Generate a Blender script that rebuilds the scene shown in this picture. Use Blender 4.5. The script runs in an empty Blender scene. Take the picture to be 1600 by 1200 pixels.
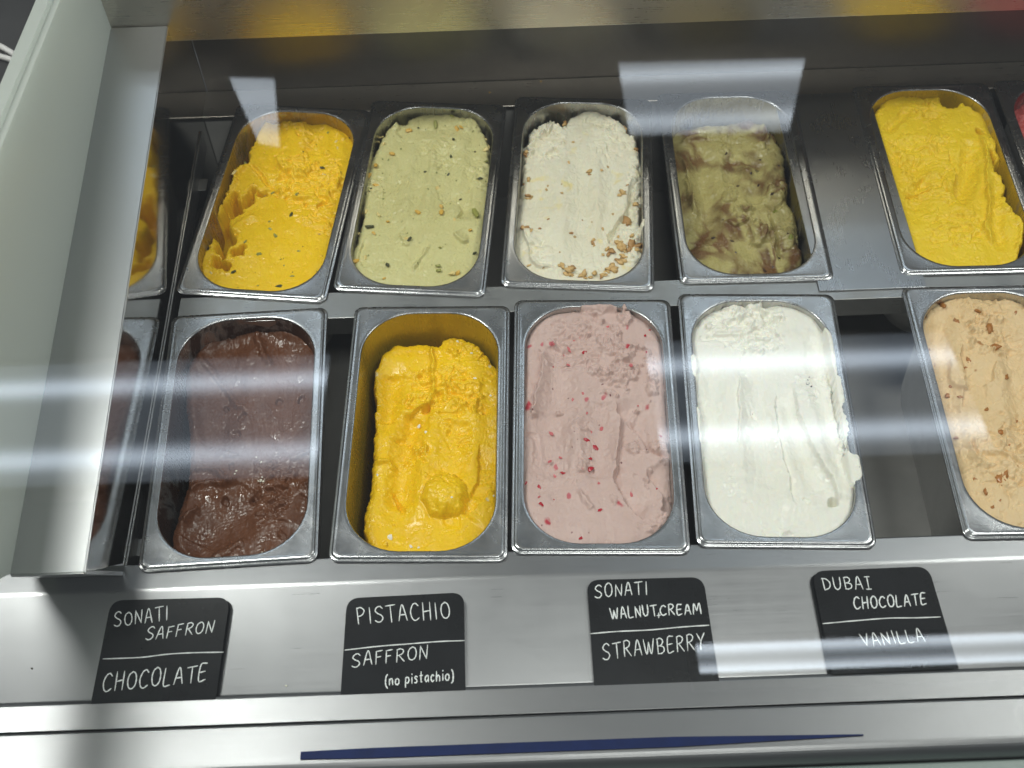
import bpy, bmesh, math, random
import numpy as np
from mathutils import Vector, Matrix
random.seed(7)
S = bpy.context.scene
COL = S.collection

# ------------------------------------------------------------------ camera
CAM_F, CAM_P, CAM_R, CAM_H = 1847.84, 0.95906, -0.03671, 1.04229     # focal (px at 1600 wide), pitch, roll, height over the pan rims
_fw = np.array([0, math.cos(CAM_P), -math.sin(CAM_P)]); _rt = np.array([1.0, 0, 0]); _up = np.cross(_rt, _fw)
_c, _s = math.cos(CAM_R), math.sin(CAM_R)
AX = np.array([_c*_rt + _s*_up, -_s*_rt + _c*_up, _fw])
cd = bpy.data.cameras.new('camera'); cam = bpy.data.objects.new('camera', cd); COL.objects.link(cam)
cam.matrix_world = Matrix(((AX[0][0], AX[1][0], -AX[2][0], 0), (AX[0][1], AX[1][1], -AX[2][1], 0), (AX[0][2], AX[1][2], -AX[2][2], CAM_H), (0, 0, 0, 1)))
cd.sensor_width = 36; cd.lens = CAM_F/1600*36; cd.clip_start = 0.02; cd.clip_end = 60
cd.dof.use_dof = True; cd.dof.focus_distance = 1.27; cd.dof.aperture_fstop = 6.5
S.camera = cam

# ------------------------------------------------------------------ light: dim room + ceiling lamps
w = bpy.data.worlds.new('World'); S.world = w; w.use_nodes = True
WORLD_STRENGTH = 0.14
w.node_tree.nodes['Background'].inputs['Color'].default_value = (0.93, 0.97, 1.0, 1)
w.node_tree.nodes['Background'].inputs['Strength'].default_value = WORLD_STRENGTH
S.view_settings.view_transform = 'Standard'; S.view_settings.look = 'None'
S.view_settings.gamma = 1; S.view_settings.exposure = 0.1
S.view_settings.use_curve_mapping = False
S.render.engine = 'CYCLES'
S.cycles.max_bounces = 10; S.cycles.transparent_max_bounces = 16; S.cycles.glossy_bounces = 5; S.cycles.diffuse_bounces = 4
S.cycles.caustics_reflective = False; S.cycles.caustics_refractive = False
S.cycles.sample_clamp_indirect = 6

# ------------------------------------------------------------------ measuring: photo pixel -> point on a plane of the place
def ray(x, y): return np.array([(x-800)/CAM_F, -(y-600)/CAM_F, 1.0]) @ AX
def on_plane(x, y, p0, n):
    d = ray(x, y); o = np.array([0, 0, CAM_H]); n = np.asarray(n, float)
    return o + d*(((np.asarray(p0, float)-o) @ n)/(d @ n))
def on_z(x, y, z=0.0): return on_plane(x, y, (0, 0, z), (0, 0, 1))

# ------------------------------------------------------------------ materials
def newmat(name):
    m = bpy.data.materials.new(name); m.use_nodes = True
    nt = m.node_tree; b = nt.nodes['Principled BSDF']
    return m, nt, b
def N(nt, t, **kw):
    n = nt.nodes.new(t)
    for k, v in kw.items(): setattr(n, k, v)
    return n
def ramp(nt, src, stops):
    r = N(nt, 'ShaderNodeValToRGB'); e = r.color_ramp.elements
    while len(e) < len(stops): e.new(0.5)
    for el, (p, c) in zip(e, stops):
        el.position = p; el.color = (c, c, c, 1) if isinstance(c, (int, float)) else (*c, 1)
    nt.links.new(src, r.inputs[0]); return r.outputs[0]
def noise(nt, scale, detail=4, rough=0.55, dist=0.0, stretch=(1, 1, 1), coord='Object', off=(0, 0, 0)):
    tc = N(nt, 'ShaderNodeTexCoord'); mp = N(nt, 'ShaderNodeMapping'); mp.inputs['Scale'].default_value = stretch
    mp.inputs['Location'].default_value = off
    nt.links.new(tc.outputs[coord], mp.inputs[0])
    t = N(nt, 'ShaderNodeTexNoise'); t.inputs['Scale'].default_value = scale; t.inputs['Detail'].default_value = detail
    t.inputs['Roughness'].default_value = rough; t.inputs['Distortion'].default_value = dist
    nt.links.new(mp.outputs[0], t.inputs['Vector']); return t.outputs[0]
def mixc(nt, fac, a, b):
    m = N(nt, 'ShaderNodeMix', data_type='RGBA')
    for sock, v in ((m.inputs[0], fac), (m.inputs[6], a), (m.inputs[7], b)):
        if isinstance(v, (int, float)): sock.default_value = v if sock == m.inputs[0] else (v, v, v, 1)
        elif isinstance(v, tuple): sock.default_value = (*v, 1)
        else: nt.links.new(v, sock)
    return m.outputs[2]
def bump(nt, b, h, strength, dist, prev=None):
    n = N(nt, 'ShaderNodeBump'); n.inputs['Strength'].default_value = strength; n.inputs['Distance'].default_value = dist
    nt.links.new(h, n.inputs['Height'])
    if prev: nt.links.new(prev, n.inputs['Normal'])
    nt.links.new(n.outputs[0], b.inputs['Normal']); return n.outputs[0]

def steel(name, col=(0.56, 0.565, 0.58), rough=0.28, var=0.12, stretch=(2, 220, 220), brush=0.25, stain=None, stain_amt=0.5, smudge=0.35, scratch=False, wob=0.0):
    m, nt, b = newmat(name); b.inputs['Metallic'].default_value = 1
    br = noise(nt, 6, 3, 0.6, 0, stretch)
    sm = noise(nt, 22, 6, 0.65, 0.6)
    fac = ramp(nt, sm, [(0.38, 0.0), (0.72, 1.0)])
    c = mixc(nt, fac, col, tuple(k*(1-0.25*smudge) for k in col))
    if stain:
        sn = noise(nt, 16, 7, 0.62, 0.5, (1, 1, 0.6)); sf = ramp(nt, sn, [(max(0.0, 0.62-stain_amt*0.5), 0.0), (max(0.03, 0.70-stain_amt*0.5), 1.0)])
        c = mixc(nt, sf, c, stain)
        mm = N(nt, 'ShaderNodeMath', operation='MULTIPLY_ADD'); nt.links.new(sf, mm.inputs[0]); mm.inputs[1].default_value = -0.62; mm.inputs[2].default_value = 1.0
        nt.links.new(mm.outputs[0], b.inputs['Metallic'])
    nt.links.new(c, b.inputs['Base Color'])
    r1 = ramp(nt, br, [(0.25, max(0.03, rough-var)), (0.75, rough+var)])
    r2 = mixc(nt, fac, r1, rough+smudge*0.3)
    nt.links.new(r2, b.inputs['Roughness'])
    p = bump(nt, b, br, brush, 0.0002)
    if scratch:
        s2 = noise(nt, 5, 2, 0.5, 1.5, (30, 260, 1)); s3 = ramp(nt, s2, [(0.60, 0.0), (0.66, 1.0)])
        p = bump(nt, b, s3, 0.03, 0.0002, p)
    if wob:
        wv = noise(nt, 7, 2, 0.4); bump(nt, b, wv, wob, 0.004, p)
    return m

def cream(name, a, b_, sc=28, rough=0.5, specks=None, sss=0.25, swirl=None, grain=0.5, frost=None, patch=None):
    """ice cream: two tones, optional specks (colour, scale, size, amount) and swirl"""
    m, nt, b = newmat(name)
    n1 = noise(nt, sc, 6, 0.6, 0.8); f = ramp(nt, n1, [(0.32, 0.0), (0.70, 1.0)])
    c = mixc(nt, f, a, b_)
    if patch:
        pn = noise(nt, 34, 3, 0.5, 0.3, off=(3, 1, 0)); c = mixc(nt, ramp(nt, pn, [(patch[1], 0.0), (patch[1]+0.07, 1.0)]), c, patch[0])
    for sp in (swirl or []):
        s1 = noise(nt, sp[1], 2.5, 0.5, sp[2], sp[4] if len(sp) > 4 else (1, 0.6, 1), off=sp[5] if len(sp) > 5 else (0, 0, 0))
        wd = sp[3]; sf = ramp(nt, s1, [(0.5-wd*2.2, 0.0), (0.5-wd*0.3, 0.9), (0.5+wd*0.3, 0.9), (0.5+wd*2.2, 0.0)])
        mk = noise(nt, 17, 2, 0.5, 0.0, off=(5, 2, 1)); mf = ramp(nt, mk, [(0.40, 0.0), (0.54, 1.0)])
        mu = N(nt, 'ShaderNodeMath', operation='MULTIPLY'); nt.links.new(sf, mu.inputs[0]); nt.links.new(mf, mu.inputs[1])
        c = mixc(nt, mu.outputs[0], c, sp[0])
    for k, sp in enumerate(specks or []):
        tc = N(nt, 'ShaderNodeTexCoord'); mp = N(nt, 'ShaderNodeMapping'); mp.inputs['Location'].default_value = (0.3*k+.1, 0.7*k, 0.2*k); mp.inputs['Scale'].default_value = (1, 0.75, 1)
        mp.inputs['Rotation'].default_value = (0, 0, 0.7*k)
        nt.links.new(tc.outputs['Object'], mp.inputs[0])
        wn = N(nt, 'ShaderNodeTexNoise'); wn.inputs['Scale'].default_value = sp[1]*0.9; wn.inputs['Detail'].default_value = 3
        nt.links.new(mp.outputs[0], wn.inputs['Vector'])
        wm = N(nt, 'ShaderNodeVectorMath', operation='MULTIPLY_ADD'); nt.links.new(wn.outputs['Color'], wm.inputs[0]); wm.inputs[1].default_value = (0.8/sp[1],)*3; nt.links.new(mp.outputs[0], wm.inputs[2])
        vo = N(nt, 'ShaderNodeTexVoronoi'); vo.inputs['Scale'].default_value = sp[1]; nt.links.new(wm.outputs[0], vo.inputs['Vector'])
        d = ramp(nt, vo.outputs['Distance'], [(sp[2]*0.6, 1.0), (sp[2], 0.0)])
        sep = N(nt, 'ShaderNodeSeparateColor'); nt.links.new(vo.outputs['Color'], sep.inputs[0])
        pick = ramp(nt, sep.outputs[0], [(1-sp[3]-0.01, 0.0), (1-sp[3], 1.0)])
        mu = N(nt, 'ShaderNodeMath', operation='MULTIPLY'); nt.links.new(d, mu.inputs[0]); nt.links.new(pick, mu.inputs[1])
        c = mixc(nt, mu.outputs[0], c, sp[0])
    nt.links.new(c, b.inputs['Base Color'])
    rr = noise(nt, 60, 4, 0.6, off=(1, 5, 0)); nt.links.new(ramp(nt, rr, [(0.3, rough-0.17), (0.7, rough+0.17)]), b.inputs['Roughness'])
    b.inputs['Specular IOR Level'].default_value = 0.42
    b.inputs['Subsurface Weight'].default_value = sss; b.inputs['Subsurface Radius'].default_value = (1.0, 0.7, 0.45); b.inputs['Subsurface Scale'].default_value = 0.0016
    g1 = noise(nt, 420, 5, 0.65); p = bump(nt, b, g1, grain*0.22, 0.0006)
    g2 = noise(nt, 130, 5, 0.6, 0.6, (1, 0.7, 1)); bump(nt, b, g2, grain*0.26, 0.0016, p)
    return m

def plain(name, col, rough=0.5, metal=0, spec=0.5, var=0.15, sc=60):
    m, nt, b = newmat(name)
    n1 = noise(nt, sc, 4); c = mixc(nt, ramp(nt, n1, [(0.3, 0.0), (0.7, 1.0)]), tuple(k*(1-var) for k in col), tuple(min(1, k*(1+var)) for k in col))
    nt.links.new(c, b.inputs['Base Color']); b.inputs['Roughness'].default_value = rough; b.inputs['Metallic'].default_value = metal
    b.inputs['Specular IOR Level'].default_value = spec
    return m

M = {}
M['ledge'] = steel('ledge_steel', (0.335, 0.338, 0.35), 0.30, 0.04, (1.2, 190, 190), 0.045, smudge=0.10, wob=0.12)
M['mould'] = steel('moulding_steel', (0.235, 0.237, 0.245), 0.36, 0.03, (1.2, 150, 150), 0.03, smudge=0.05)
M['bar'] = steel('bar_steel', (0.46, 0.46, 0.455), 0.30, 0.08, (2, 150, 150), 0.15, smudge=0.5)
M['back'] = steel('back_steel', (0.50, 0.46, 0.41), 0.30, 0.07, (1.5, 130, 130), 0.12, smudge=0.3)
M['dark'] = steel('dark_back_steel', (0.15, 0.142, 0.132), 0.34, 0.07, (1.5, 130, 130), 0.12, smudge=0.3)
M['fascia'] = steel('fascia_steel', (0.58, 0.54, 0.47), 0.27, 0.05, (1.2, 110, 110), 0.10, smudge=0.15, wob=0.10)
M['mirror'] = steel('polished_steel', (0.52, 0.515, 0.50), 0.07, 0.02, (2, 60, 60), 0.02, smudge=0.12, wob=0.03)
M['band'] = steel('band_steel', (0.47, 0.475, 0.485), 0.32, 0.04, (130, 1.2, 130), 0.06, smudge=0.08, wob=0.08)
M['plate'] = steel('plate_steel', (0.42, 0.43, 0.45), 0.27, 0.02, (150, 2, 150), 0.03, smudge=0.12)
M['rim'] = steel('pan_rim_steel', (0.50, 0.505, 0.52), 0.20, 0.03, (40, 40, 40), 0.0, smudge=0.42, scratch=True)
M['well'] = plain('well_lining', (0.46, 0.45, 0.43), 0.5, 0.0, var=0.2, sc=9)
def milky():
    m, nt, b = newmat('milky_panel'); b.inputs['Base Color'].default_value = (.84, .87, .84, 1); b.inputs['Roughness'].default_value = .3
    tl = N(nt, 'ShaderNodeBsdfTranslucent'); tl.inputs[0].default_value = (.88, .92, .88, 1); mx = N(nt, 'ShaderNodeMixShader'); mx.inputs[0].default_value = .68
    nt.links.new(b.outputs[0], mx.inputs[1]); nt.links.new(tl.outputs[0], mx.inputs[2]); nt.links.new(mx.outputs[0], nt.nodes['Material Output'].inputs[0]); return m
M['panel'] = milky()
M['board'] = plain('chalk_board', (0.010, 0.011, 0.013), 0.22, 0, 0.35, 0.3, 20)
M['chalk'] = plain('chalk_marker', (0.78, 0.80, 0.80), 0.7, 0, 0.3, 0.12, 300)
M['cable'] = plain('white_cable', (0.6, 0.6, 0.58), 0.4)
M['dim'] = plain('dark_side_counter', (0.03, 0.03, 0.03), 0.4, 0, 0.4, 0.3, 6)
M['blue'] = plain('blue_plastic', (0.002, 0.012, 0.075), 0.6, 0, 0.2)
M['green'] = plain('green_tinted_front', (0.20, 0.25, 0.235), 0.35, 0, 0.5, 0.05, 5)
M['lampbody'] = plain('lamp_housing', (0.8, 0.8, 0.8), 0.5)

def glassmat():
    m, nt, b = newmat('case_glass'); nt.nodes.remove(b)
    tr = N(nt, 'ShaderNodeBsdfTransparent'); tr.inputs[0].default_value = (0.975, 0.99, 0.982, 1)
    gl = N(nt, 'ShaderNodeBsdfGlossy'); gl.inputs['Roughness'].default_value = 0.012; gl.inputs[0].default_value = (0.93, 0.96, 1.0, 1)
    lwt = N(nt, 'ShaderNodeLayerWeight'); pw = N(nt, 'ShaderNodeMath', operation='POWER'); nt.links.new(lwt.outputs['Facing'], pw.inputs[0]); pw.inputs[1].default_value = 5.0
    fr = N(nt, 'ShaderNodeMath', operation='MULTIPLY_ADD'); nt.links.new(pw.outputs[0], fr.inputs[0]); fr.inputs[1].default_value = 0.96; fr.inputs[2].default_value = 0.04   # Schlick, n = 1.5
    mx = N(nt, 'ShaderNodeMixShader'); nt.links.new(fr.outputs[0], mx.inputs[0]); nt.links.new(tr.outputs[0], mx.inputs[1]); nt.links.new(gl.outputs[0], mx.inputs[2])
    nt.links.new(mx.outputs[0], nt.nodes['Material Output'].inputs[0]); return m
M['glass'] = glassmat()

def lampmat(name, base, tubes, sep, wid, col=(0.86, 0.93, 1.0)):
    """lit diffuser: two tubes glow through the lens"""
    m, nt, b = newmat(name); nt.nodes.remove(b)
    tc = N(nt, 'ShaderNodeTexCoord'); sx = N(nt, 'ShaderNodeSeparateXYZ'); nt.links.new(tc.outputs['Object'], sx.inputs[0])
    ab = N(nt, 'ShaderNodeMath', operation='ABSOLUTE'); nt.links.new(sx.outputs[1], ab.inputs[0])
    su = N(nt, 'ShaderNodeMath', operation='SUBTRACT'); nt.links.new(ab.outputs[0], su.inputs[0]); su.inputs[1].default_value = sep
    dv = N(nt, 'ShaderNodeMath', operation='DIVIDE'); nt.links.new(su.outputs[0], dv.inputs[0]); dv.inputs[1].default_value = wid
    sq = N(nt, 'ShaderNodeMath', operation='MULTIPLY'); nt.links.new(dv.outputs[0], sq.inputs[0]); nt.links.new(dv.outputs[0], sq.inputs[1])
    ng = N(nt, 'ShaderNodeMath', operation='MULTIPLY'); nt.links.new(sq.outputs[0], ng.inputs[0]); ng.inputs[1].default_value = -1
    ex = N(nt, 'ShaderNodeMath', operation='EXPONENT'); nt.links.new(ng.outputs[0], ex.inputs[0])
    ma = N(nt, 'ShaderNodeMath', operation='MULTIPLY_ADD'); nt.links.new(ex.outputs[0], ma.inputs[0]); ma.inputs[1].default_value = tubes; ma.inputs[2].default_value = base
    em = N(nt, 'ShaderNodeEmission'); em.inputs[0].default_value = (*col, 1); nt.links.new(ma.outputs[0], em.inputs[1])
    nt.links.new(em.outputs[0], nt.nodes['Material Output'].inputs[0]); return m

# ------------------------------------------------------------------ object helpers
def link(name, me, mat=None, parent=None, smooth=False):
    o = bpy.data.objects.new(name, me); COL.objects.link(o)
    if mat: me.materials.append(mat)
    if parent: o.parent = parent
    if smooth: me.polygons.foreach_set('use_smooth', [True]*len(me.polygons))
    return o
def obj(name, bm, mat=None, parent=None, smooth=False):
    me = bpy.data.meshes.new(name); bmesh.ops.recalc_face_normals(bm, faces=bm.faces[:]); bm.to_mesh(me); bm.free()
    return link(name, me, mat, parent, smooth)
def tag(o, label, cat=None, group=None, kind=None):
    o['label'] = label
    if cat: o['category'] = cat
    if group: o['group'] = group
    if kind: o['kind'] = kind
    return o
def empty(name, loc=(0, 0, 0), rz=0):
    o = bpy.data.objects.new(name, None); COL.objects.link(o); o.location = loc; o.rotation_euler = (0, 0, rz); o.empty_display_size = 0.05; return o
def box(bm, x0, x1, y0, y1, z0, z1, bev=0.0):
    vs = [bm.verts.new((x, y, z)) for x in (x0, x1) for y in (y0, y1) for z in (z0, z1)]
    fs = [(0, 1, 3, 2), (4, 6, 7, 5), (0, 4, 5, 1), (2, 3, 7, 6), (0, 2, 6, 4), (1, 5, 7, 3)]
    f = [bm.faces.new([vs[i] for i in q]) for q in fs]
    if bev: bmesh.ops.bevel(bm, geom=list({e for q in f for e in q.edges}), offset=bev, segments=3, affect='EDGES', profile=0.5)
def boxobj(name, dims, mat, parent=None, bev=0.0015):
    bm = bmesh.new(); box(bm, *dims, bev); return obj(name, bm, mat, parent)
def extrude_x(name, prof, x0, x1, mat, parent=None, bev=0.0, seg=4):
    """closed profile in (y,z), extruded along x"""
    bm = bmesh.new(); a = [bm.verts.new((x0, y, z)) for y, z in prof]; b = [bm.verts.new((x1, y, z)) for y, z in prof]; n = len(prof)
    bm.faces.new(a); bm.faces.new(b[::-1])
    for i in range(n): bm.faces.new((a[i], b[i], b[(i+1) % n], a[(i+1) % n]))
    if bev:
        es = [e for e in bm.edges if abs(e.verts[0].co.x-e.verts[1].co.x) > 1e-6]
        bmesh.ops.bevel(bm, geom=es, offset=bev, segments=seg, affect='EDGES', profile=0.5)
    return obj(name, bm, mat, parent)
def prism_x(name, prof, x0, x1, mat, parent=None, bev=0.0): return extrude_x(name, prof, x0, x1, mat, parent, bev)
def tube(name, pts, r, mat, parent=None, ns=10):
    bm = bmesh.new(); pts = [Vector(p) for p in pts]; rings = []
    for i, p in enumerate(pts):
        t = (pts[min(i+1, len(pts)-1)]-pts[max(i-1, 0)]).normalized(); a = t.orthogonal().normalized() if i == 0 else (rings_a - t*rings_a.dot(t)).normalized(); rings_a = a; bb = t.cross(a)
        rings.append([bm.verts.new(p+(a*math.cos(k*2*math.pi/ns)+bb*math.sin(k*2*math.pi/ns))*r) for k in range(ns)])
    for u, v in zip(rings, rings[1:]):
        for k in range(ns): bm.faces.new((u[k], u[(k+1) % ns], v[(k+1) % ns], v[k]))
    bm.faces.new(rings[0]); bm.faces.new(rings[-1][::-1])
    return obj(name, bm, mat, parent, True)

# ------------------------------------------------------------------ the display case
XL, XR = -0.388, 1.00                       # inner left wall, far right end (out of view)
SL_A = math.radians(13)                     # the sign shelf slopes down to the customer
BEND_Y = 0.5063
case = empty('display_case', (0, 0.75, -0.25))
tag(case, 'stainless steel ice cream display case with a glass top', 'display case')
def part(o):
    o.parent = case; o.matrix_parent_inverse = Matrix.Translation((0, -0.75, 0.25)); return o
ZL = -0.0045                                # ledges the pan rims rest on
LIP = on_plane(800, 1073, (0, BEND_Y, ZL), (0, -math.sin(SL_A), math.cos(SL_A))); LIP_Y, LIP_Z = LIP[1], LIP[2]
XL2 = -0.75
part(extrude_x('front_ledge', [(0.5345, ZL), (BEND_Y, ZL), (LIP_Y, LIP_Z), (LIP_Y, LIP_Z-0.012), (BEND_Y-.004, ZL-0.012), (0.5345, ZL-0.012)], XL2, XR, M['ledge'], None, 0.0022, 4))
# raised stop at the foot of the shelf, then the outer front moulding
f0y, f0z = LIP_Y-0.0008, LIP_Z-0.014; RYL = on_z(800, 1118, LIP_Z+0.002)[1]+0.0004
part(extrude_x('shelf_lip', [(f0y, f0z), (f0y, LIP_Z+0.0045), (f0y-0.003, LIP_Z+0.0055), (RYL, LIP_Z+0.0046), (RYL, f0z)], XL2, XR, M['mould'], None, 0.0004, 2))
p = on_z(800, 1118, LIP_Z+0.002); ry = p[1]
zm = LIP_Z+0.0040; prof = [(ry, LIP_Z-0.05), (ry, zm-0.003), (ry-0.0008, zm-0.0008), (ry-0.0028, zm)]
for k in range(11):
    a = math.radians(90+k*9); prof.append((ry-0.036+0.014*math.cos(a), zm-0.014+0.014*math.sin(a)))
prof.append((ry-0.050, LIP_Z-0.05))
part(extrude_x('front_moulding', prof, XL2, XR, M['mould']))
part(boxobj('front_skirt', (XL2, XR, ry-0.16, ry-0.0505, LIP_Z-0.12, LIP_Z-0.016), M['green'], None, 0.002))
# the well: floor and four lining walls
zb = -0.175
part(boxobj('well_floor', (XL, XR, 0.53, 1.19, zb-0.01, zb), M['well']))
part(boxobj('well_front', (XL, XR, 0.5215, 0.5325, zb, ZL-0.0125), M['well']))
part(boxobj('well_back', (XL, XR, 1.1765, 1.188, zb, ZL-0.0075), M['well']))
part(boxobj('well_end', (XR-0.01, XR, 0.533, 1.176, zb, -0.02), M['well']))
part(extrude_x('divider_bar', [(0.834, ZL), (0.872, ZL), (0.872, ZL-0.03), (0.868, ZL-0.03), (0.868, ZL-0.004), (0.838, ZL-0.004), (0.838, ZL-0.03), (0.834, ZL-0.03)], XL+0.012, XR-0.012, M['bar'], None, 0.0008, 2))
part(extrude_x('back_ledge', [(1.174, ZL), (1.2235, ZL), (1.2235, ZL-0.007), (1.174, ZL-0.007)], XL, XR, M['back'], None, 0.0012, 3))
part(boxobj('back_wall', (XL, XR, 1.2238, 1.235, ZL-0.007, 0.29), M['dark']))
FY, FZ = 1.150, 0.1353
part(extrude_x('rear_fascia', [(FY, FZ), (FY, 0.279), (FY+0.05, 0.279), (FY+0.05, FZ+0.004), (FY+0.02, FZ+0.004), (FY+0.006, FZ)], -0.4535, XR, M['fascia'], None, 0.0015, 3))
# left end: polished inner wall with a flat brushed top, then the tall pale end panel
def wz(y): return 0.0911+(y-0.479)*(0.1592-0.0911)/(1.1457-0.479)
bm = bmesh.new()
q = [(0.479, wz(0.479)), (1.2236, wz(1.2236)), (1.2236, zb), (0.5335, zb), (0.5335, 0.0)]
face = bm.faces.new([bm.verts.new((XL, y, z)) for y, z in q])
part(obj('end_wall_mirror', bm, M['mirror']))
# thin top flange (the band) with a small rolled inner edge
t0, t1 = 0.479, FY-0.0008
bm = bmesh.new()
def quadbox(bm, x0, x1, ya, yb, d, bev):
    vs = [bm.verts.new((x, y, wz(y)+dz)) for x in (x0, x1) for y in (ya, yb) for dz in (-d, 0)]
    fs = [(0, 1, 3, 2), (4, 6, 7, 5), (0, 4, 5, 1), (2, 3, 7, 6), (0, 2, 6, 4), (1, 5, 7, 3)]
    f = [bm.faces.new([vs[i] for i in qq]) for qq in fs]
    bmesh.ops.bevel(bm, geom=list({e for qq in f for e in qq.edges}), offset=bev, segments=3, affect='EDGES')
quadbox(bm, -0.4538, XL+0.0012, t0, t1, 0.004, 0.0012)
part(obj('end_wall_top', bm, M['band']))
bm = bmesh.new(); vs = [bm.verts.new(c) for c in ((-0.4538, 0.4795, 0.0870), (XL+0.001, 0.4795, 0.0870), (XL+0.001, 0.5225, ZL+0.0005), (-0.4538, 0.5225, ZL+0.0005), (-0.4538, 0.4835, 0.0870), (XL+0.001, 0.4835, 0.0870), (XL+0.001, 0.5265, ZL+0.0005), (-0.4538, 0.5265, ZL+0.0005))]
for qf in ((0, 1, 2, 3), (7, 6, 5, 4), (0, 4, 5, 1), (1, 5, 6, 2), (2, 6, 7, 3), (3, 7, 4, 0)): bm.faces.new([vs[i] for i in qf])
part(obj('end_wall_front', bm, M['band']))
bm = bmesh.new()
pz = lambda y: 0.305-(y-0.81)*0.095
vs = [bm.verts.new((x, y, z)) for x in (-0.4545, -0.480) for y, z in ((0.527, 0.0), (0.480, 0.0911), (0.458, 0.132), (0.16, 0.132), (0.16, pz(.16)), (1.235, pz(1.235)), (1.235, 0.0))]
bm.faces.new(vs[:7]); bm.faces.new(vs[7:][::-1])
for i in range(7): bm.faces.new((vs[i], vs[7+i], vs[7+(i+1) % 7], vs[(i+1) % 7]))
bmesh.ops.bevel(bm, geom=bm.edges[:], offset=0.007, segments=4, affect='EDGES')
o = part(obj('end_panel', bm, M['panel'])); o['label'] = 'tall pale green white end panel'
for (y0, y1) in ((1.066, 1.086), (0.556, 0.575)):
    part(boxobj('support_clip', (XL+0.0005, XL+0.012, y0, y1, -0.030, -0.028), M['bar'], None, 0.0004))
part(boxobj('end_rail', (XL+0.0004, XL+0.0022, 0.5335, 1.15, -0.035, -0.006), M['bar'], None, 0.0003))
# glass: sloping top pane carried by the end panel and the fascia, and an upright front pane
g = lambda y: 0.3065-(y-0.81)*0.095+0.0015
bm = bmesh.new()
vs = [bm.verts.new((x, y, g(y)+d)) for x in (-0.85, XR) for y in (0.13, 1.232) for d in (0, 0.005)]
for qf in [(0, 1, 3, 2), (4, 6, 7, 5), (0, 4, 5, 1), (2, 3, 7, 6), (0, 2, 6, 4), (1, 5, 7, 3)]: bm.faces.new([vs[i] for i in qf])
part(obj('glass_top', bm, M['glass']))
o = boxobj('glass_front', (-0.85, XR, 0.123, 0.129, LIP_Z-0.06, g(0.13)+0.005), M['glass'], None, 0); part(o)

# steel cover plate over the empty slot of the rear row
def on_local(px, py, z=0.0): return on_z(px, py, z)
c0 = on_z(1238, 300, -0.002)[0]
o = boxobj('cover_plate', (0.352, 0.474, 0.846, 1.1735, -0.0042, -0.0022), M['plate'], None, 0.0006)
tag(o, 'blank brushed steel cover plate between the chocolate swirl pan and the pale mango pan', 'cover plate')

# ------------------------------------------------------------------ pans
PW, PL = 0.176, 0.3196
def rrect(hx, hy, r, na=10, ns=6):
    pts = []
    for cx, cy, a0 in ((hx-r, hy-r, 0), (-hx+r, hy-r, 90), (-hx+r, -hy+r, 180), (hx-r, -hy+r, 270)):
        for k in range(na+1):
            a = math.radians(a0+90*k/na); pts.append((cx+r*math.cos(a), cy+r*math.sin(a)))
        # straight run to the next corner
        nx, ny, na0 = {0: (-hx+r, hy-r, 90), 90: (-hx+r, -hy+r, 180), 180: (hx-r, -hy+r, 270), 270: (hx-r, hy-r, 0)}[a0]
        e = (nx+r*math.cos(math.radians(na0)), ny+r*math.sin(math.radians(na0))); s0 = pts[-1]
        for k in range(1, ns): pts.append((s0[0]+(e[0]-s0[0])*k/ns, s0[1]+(e[1]-s0[1])*k/ns))
    return pts
OHX, OHY, OR = 0.0752, 0.1485, 0.056        # opening
DRAFT = 0.06
def ring_mesh(name, rings, close_last=False):
    n = len(rings[0]); V = [p for r in rings for p in r]; F = []
    for i in range(len(rings)-1):
        for k in range(n): F.append((i*n+k, i*n+(k+1) % n, (i+1)*n+(k+1) % n, (i+1)*n+k))
    if close_last: F.append(tuple((len(rings)-1)*n+k for k in range(n)))
    me = bpy.data.meshes.new(name); me.from_pydata(V, [], F); me.update(); me.polygons.foreach_set('use_smooth', [True]*len(me.polygons)); return me
def R3(hx, hy, r, z): return [(x, y, z) for x, y in rrect(hx, hy, max(r, 0.001))]
hx, hy = PW/2, PL/2
rim_me = ring_mesh('rim', [R3(hx-.0012, hy-.0012, .009, -.0040), R3(hx, hy, .010, -.0034), R3(hx, hy, .010, -.0020), R3(hx-.0006, hy-.0006, .0095, -.0014), R3(hx-.0022, hy-.0022, .0085, -.0014),
                          R3(hx-.0030, hy-.0030, .008, -.0010), R3(hx-.0036, hy-.0036, .008, 0.0001), R3(hx-.0046, hy-.0046, .008, .0006), R3(hx-.0075, hy-.0070, .008, .0003),
                          R3(OHX+.0035, OHY+.0030, OR+.002, 0.0), R3(OHX+.0012, OHY+.0012, OR+.001, 0.0001), R3(OHX+.0003, OHY+.0003, OR, -.0004), R3(OHX, OHY, OR, -.0014)])
PD = 0.15
bas_rings = [R3(OHX, OHY, OR, -.0014), R3(OHX-.0002, OHY-.0002, OR, -.006)]
for z in (-.02, -.05, -.09, -.125): bas_rings.append(R3(OHX+z*DRAFT, OHY+z*DRAFT, OR+z*DRAFT, z))
bas_rings += [R3(OHX-.011, OHY-.011, OR-.010, -.142), R3(OHX-.020, OHY-.020, OR-.018, -PD)]
bas_me = ring_mesh('basin', bas_rings, True)
shell_me = ring_mesh('outer_shell', [R3(OHX+.0013, OHY+.0013, OR+.001, -.002)]+[R3(OHX+.0012+z*DRAFT, OHY+.0012+z*DRAFT, OR+z*DRAFT, z) for z in (-.02, -.05, -.09, -.125)]+[R3(OHX-.010, OHY-.010, OR-.010, -.1435), R3(OHX-.020, OHY-.020, OR-.018, -PD-.0015)], True)
shell_me.materials.append(steel('shell_steel', (.6, .595, .58), .55, .06, (60, 60, 3), .04, smudge=.3))

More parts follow.
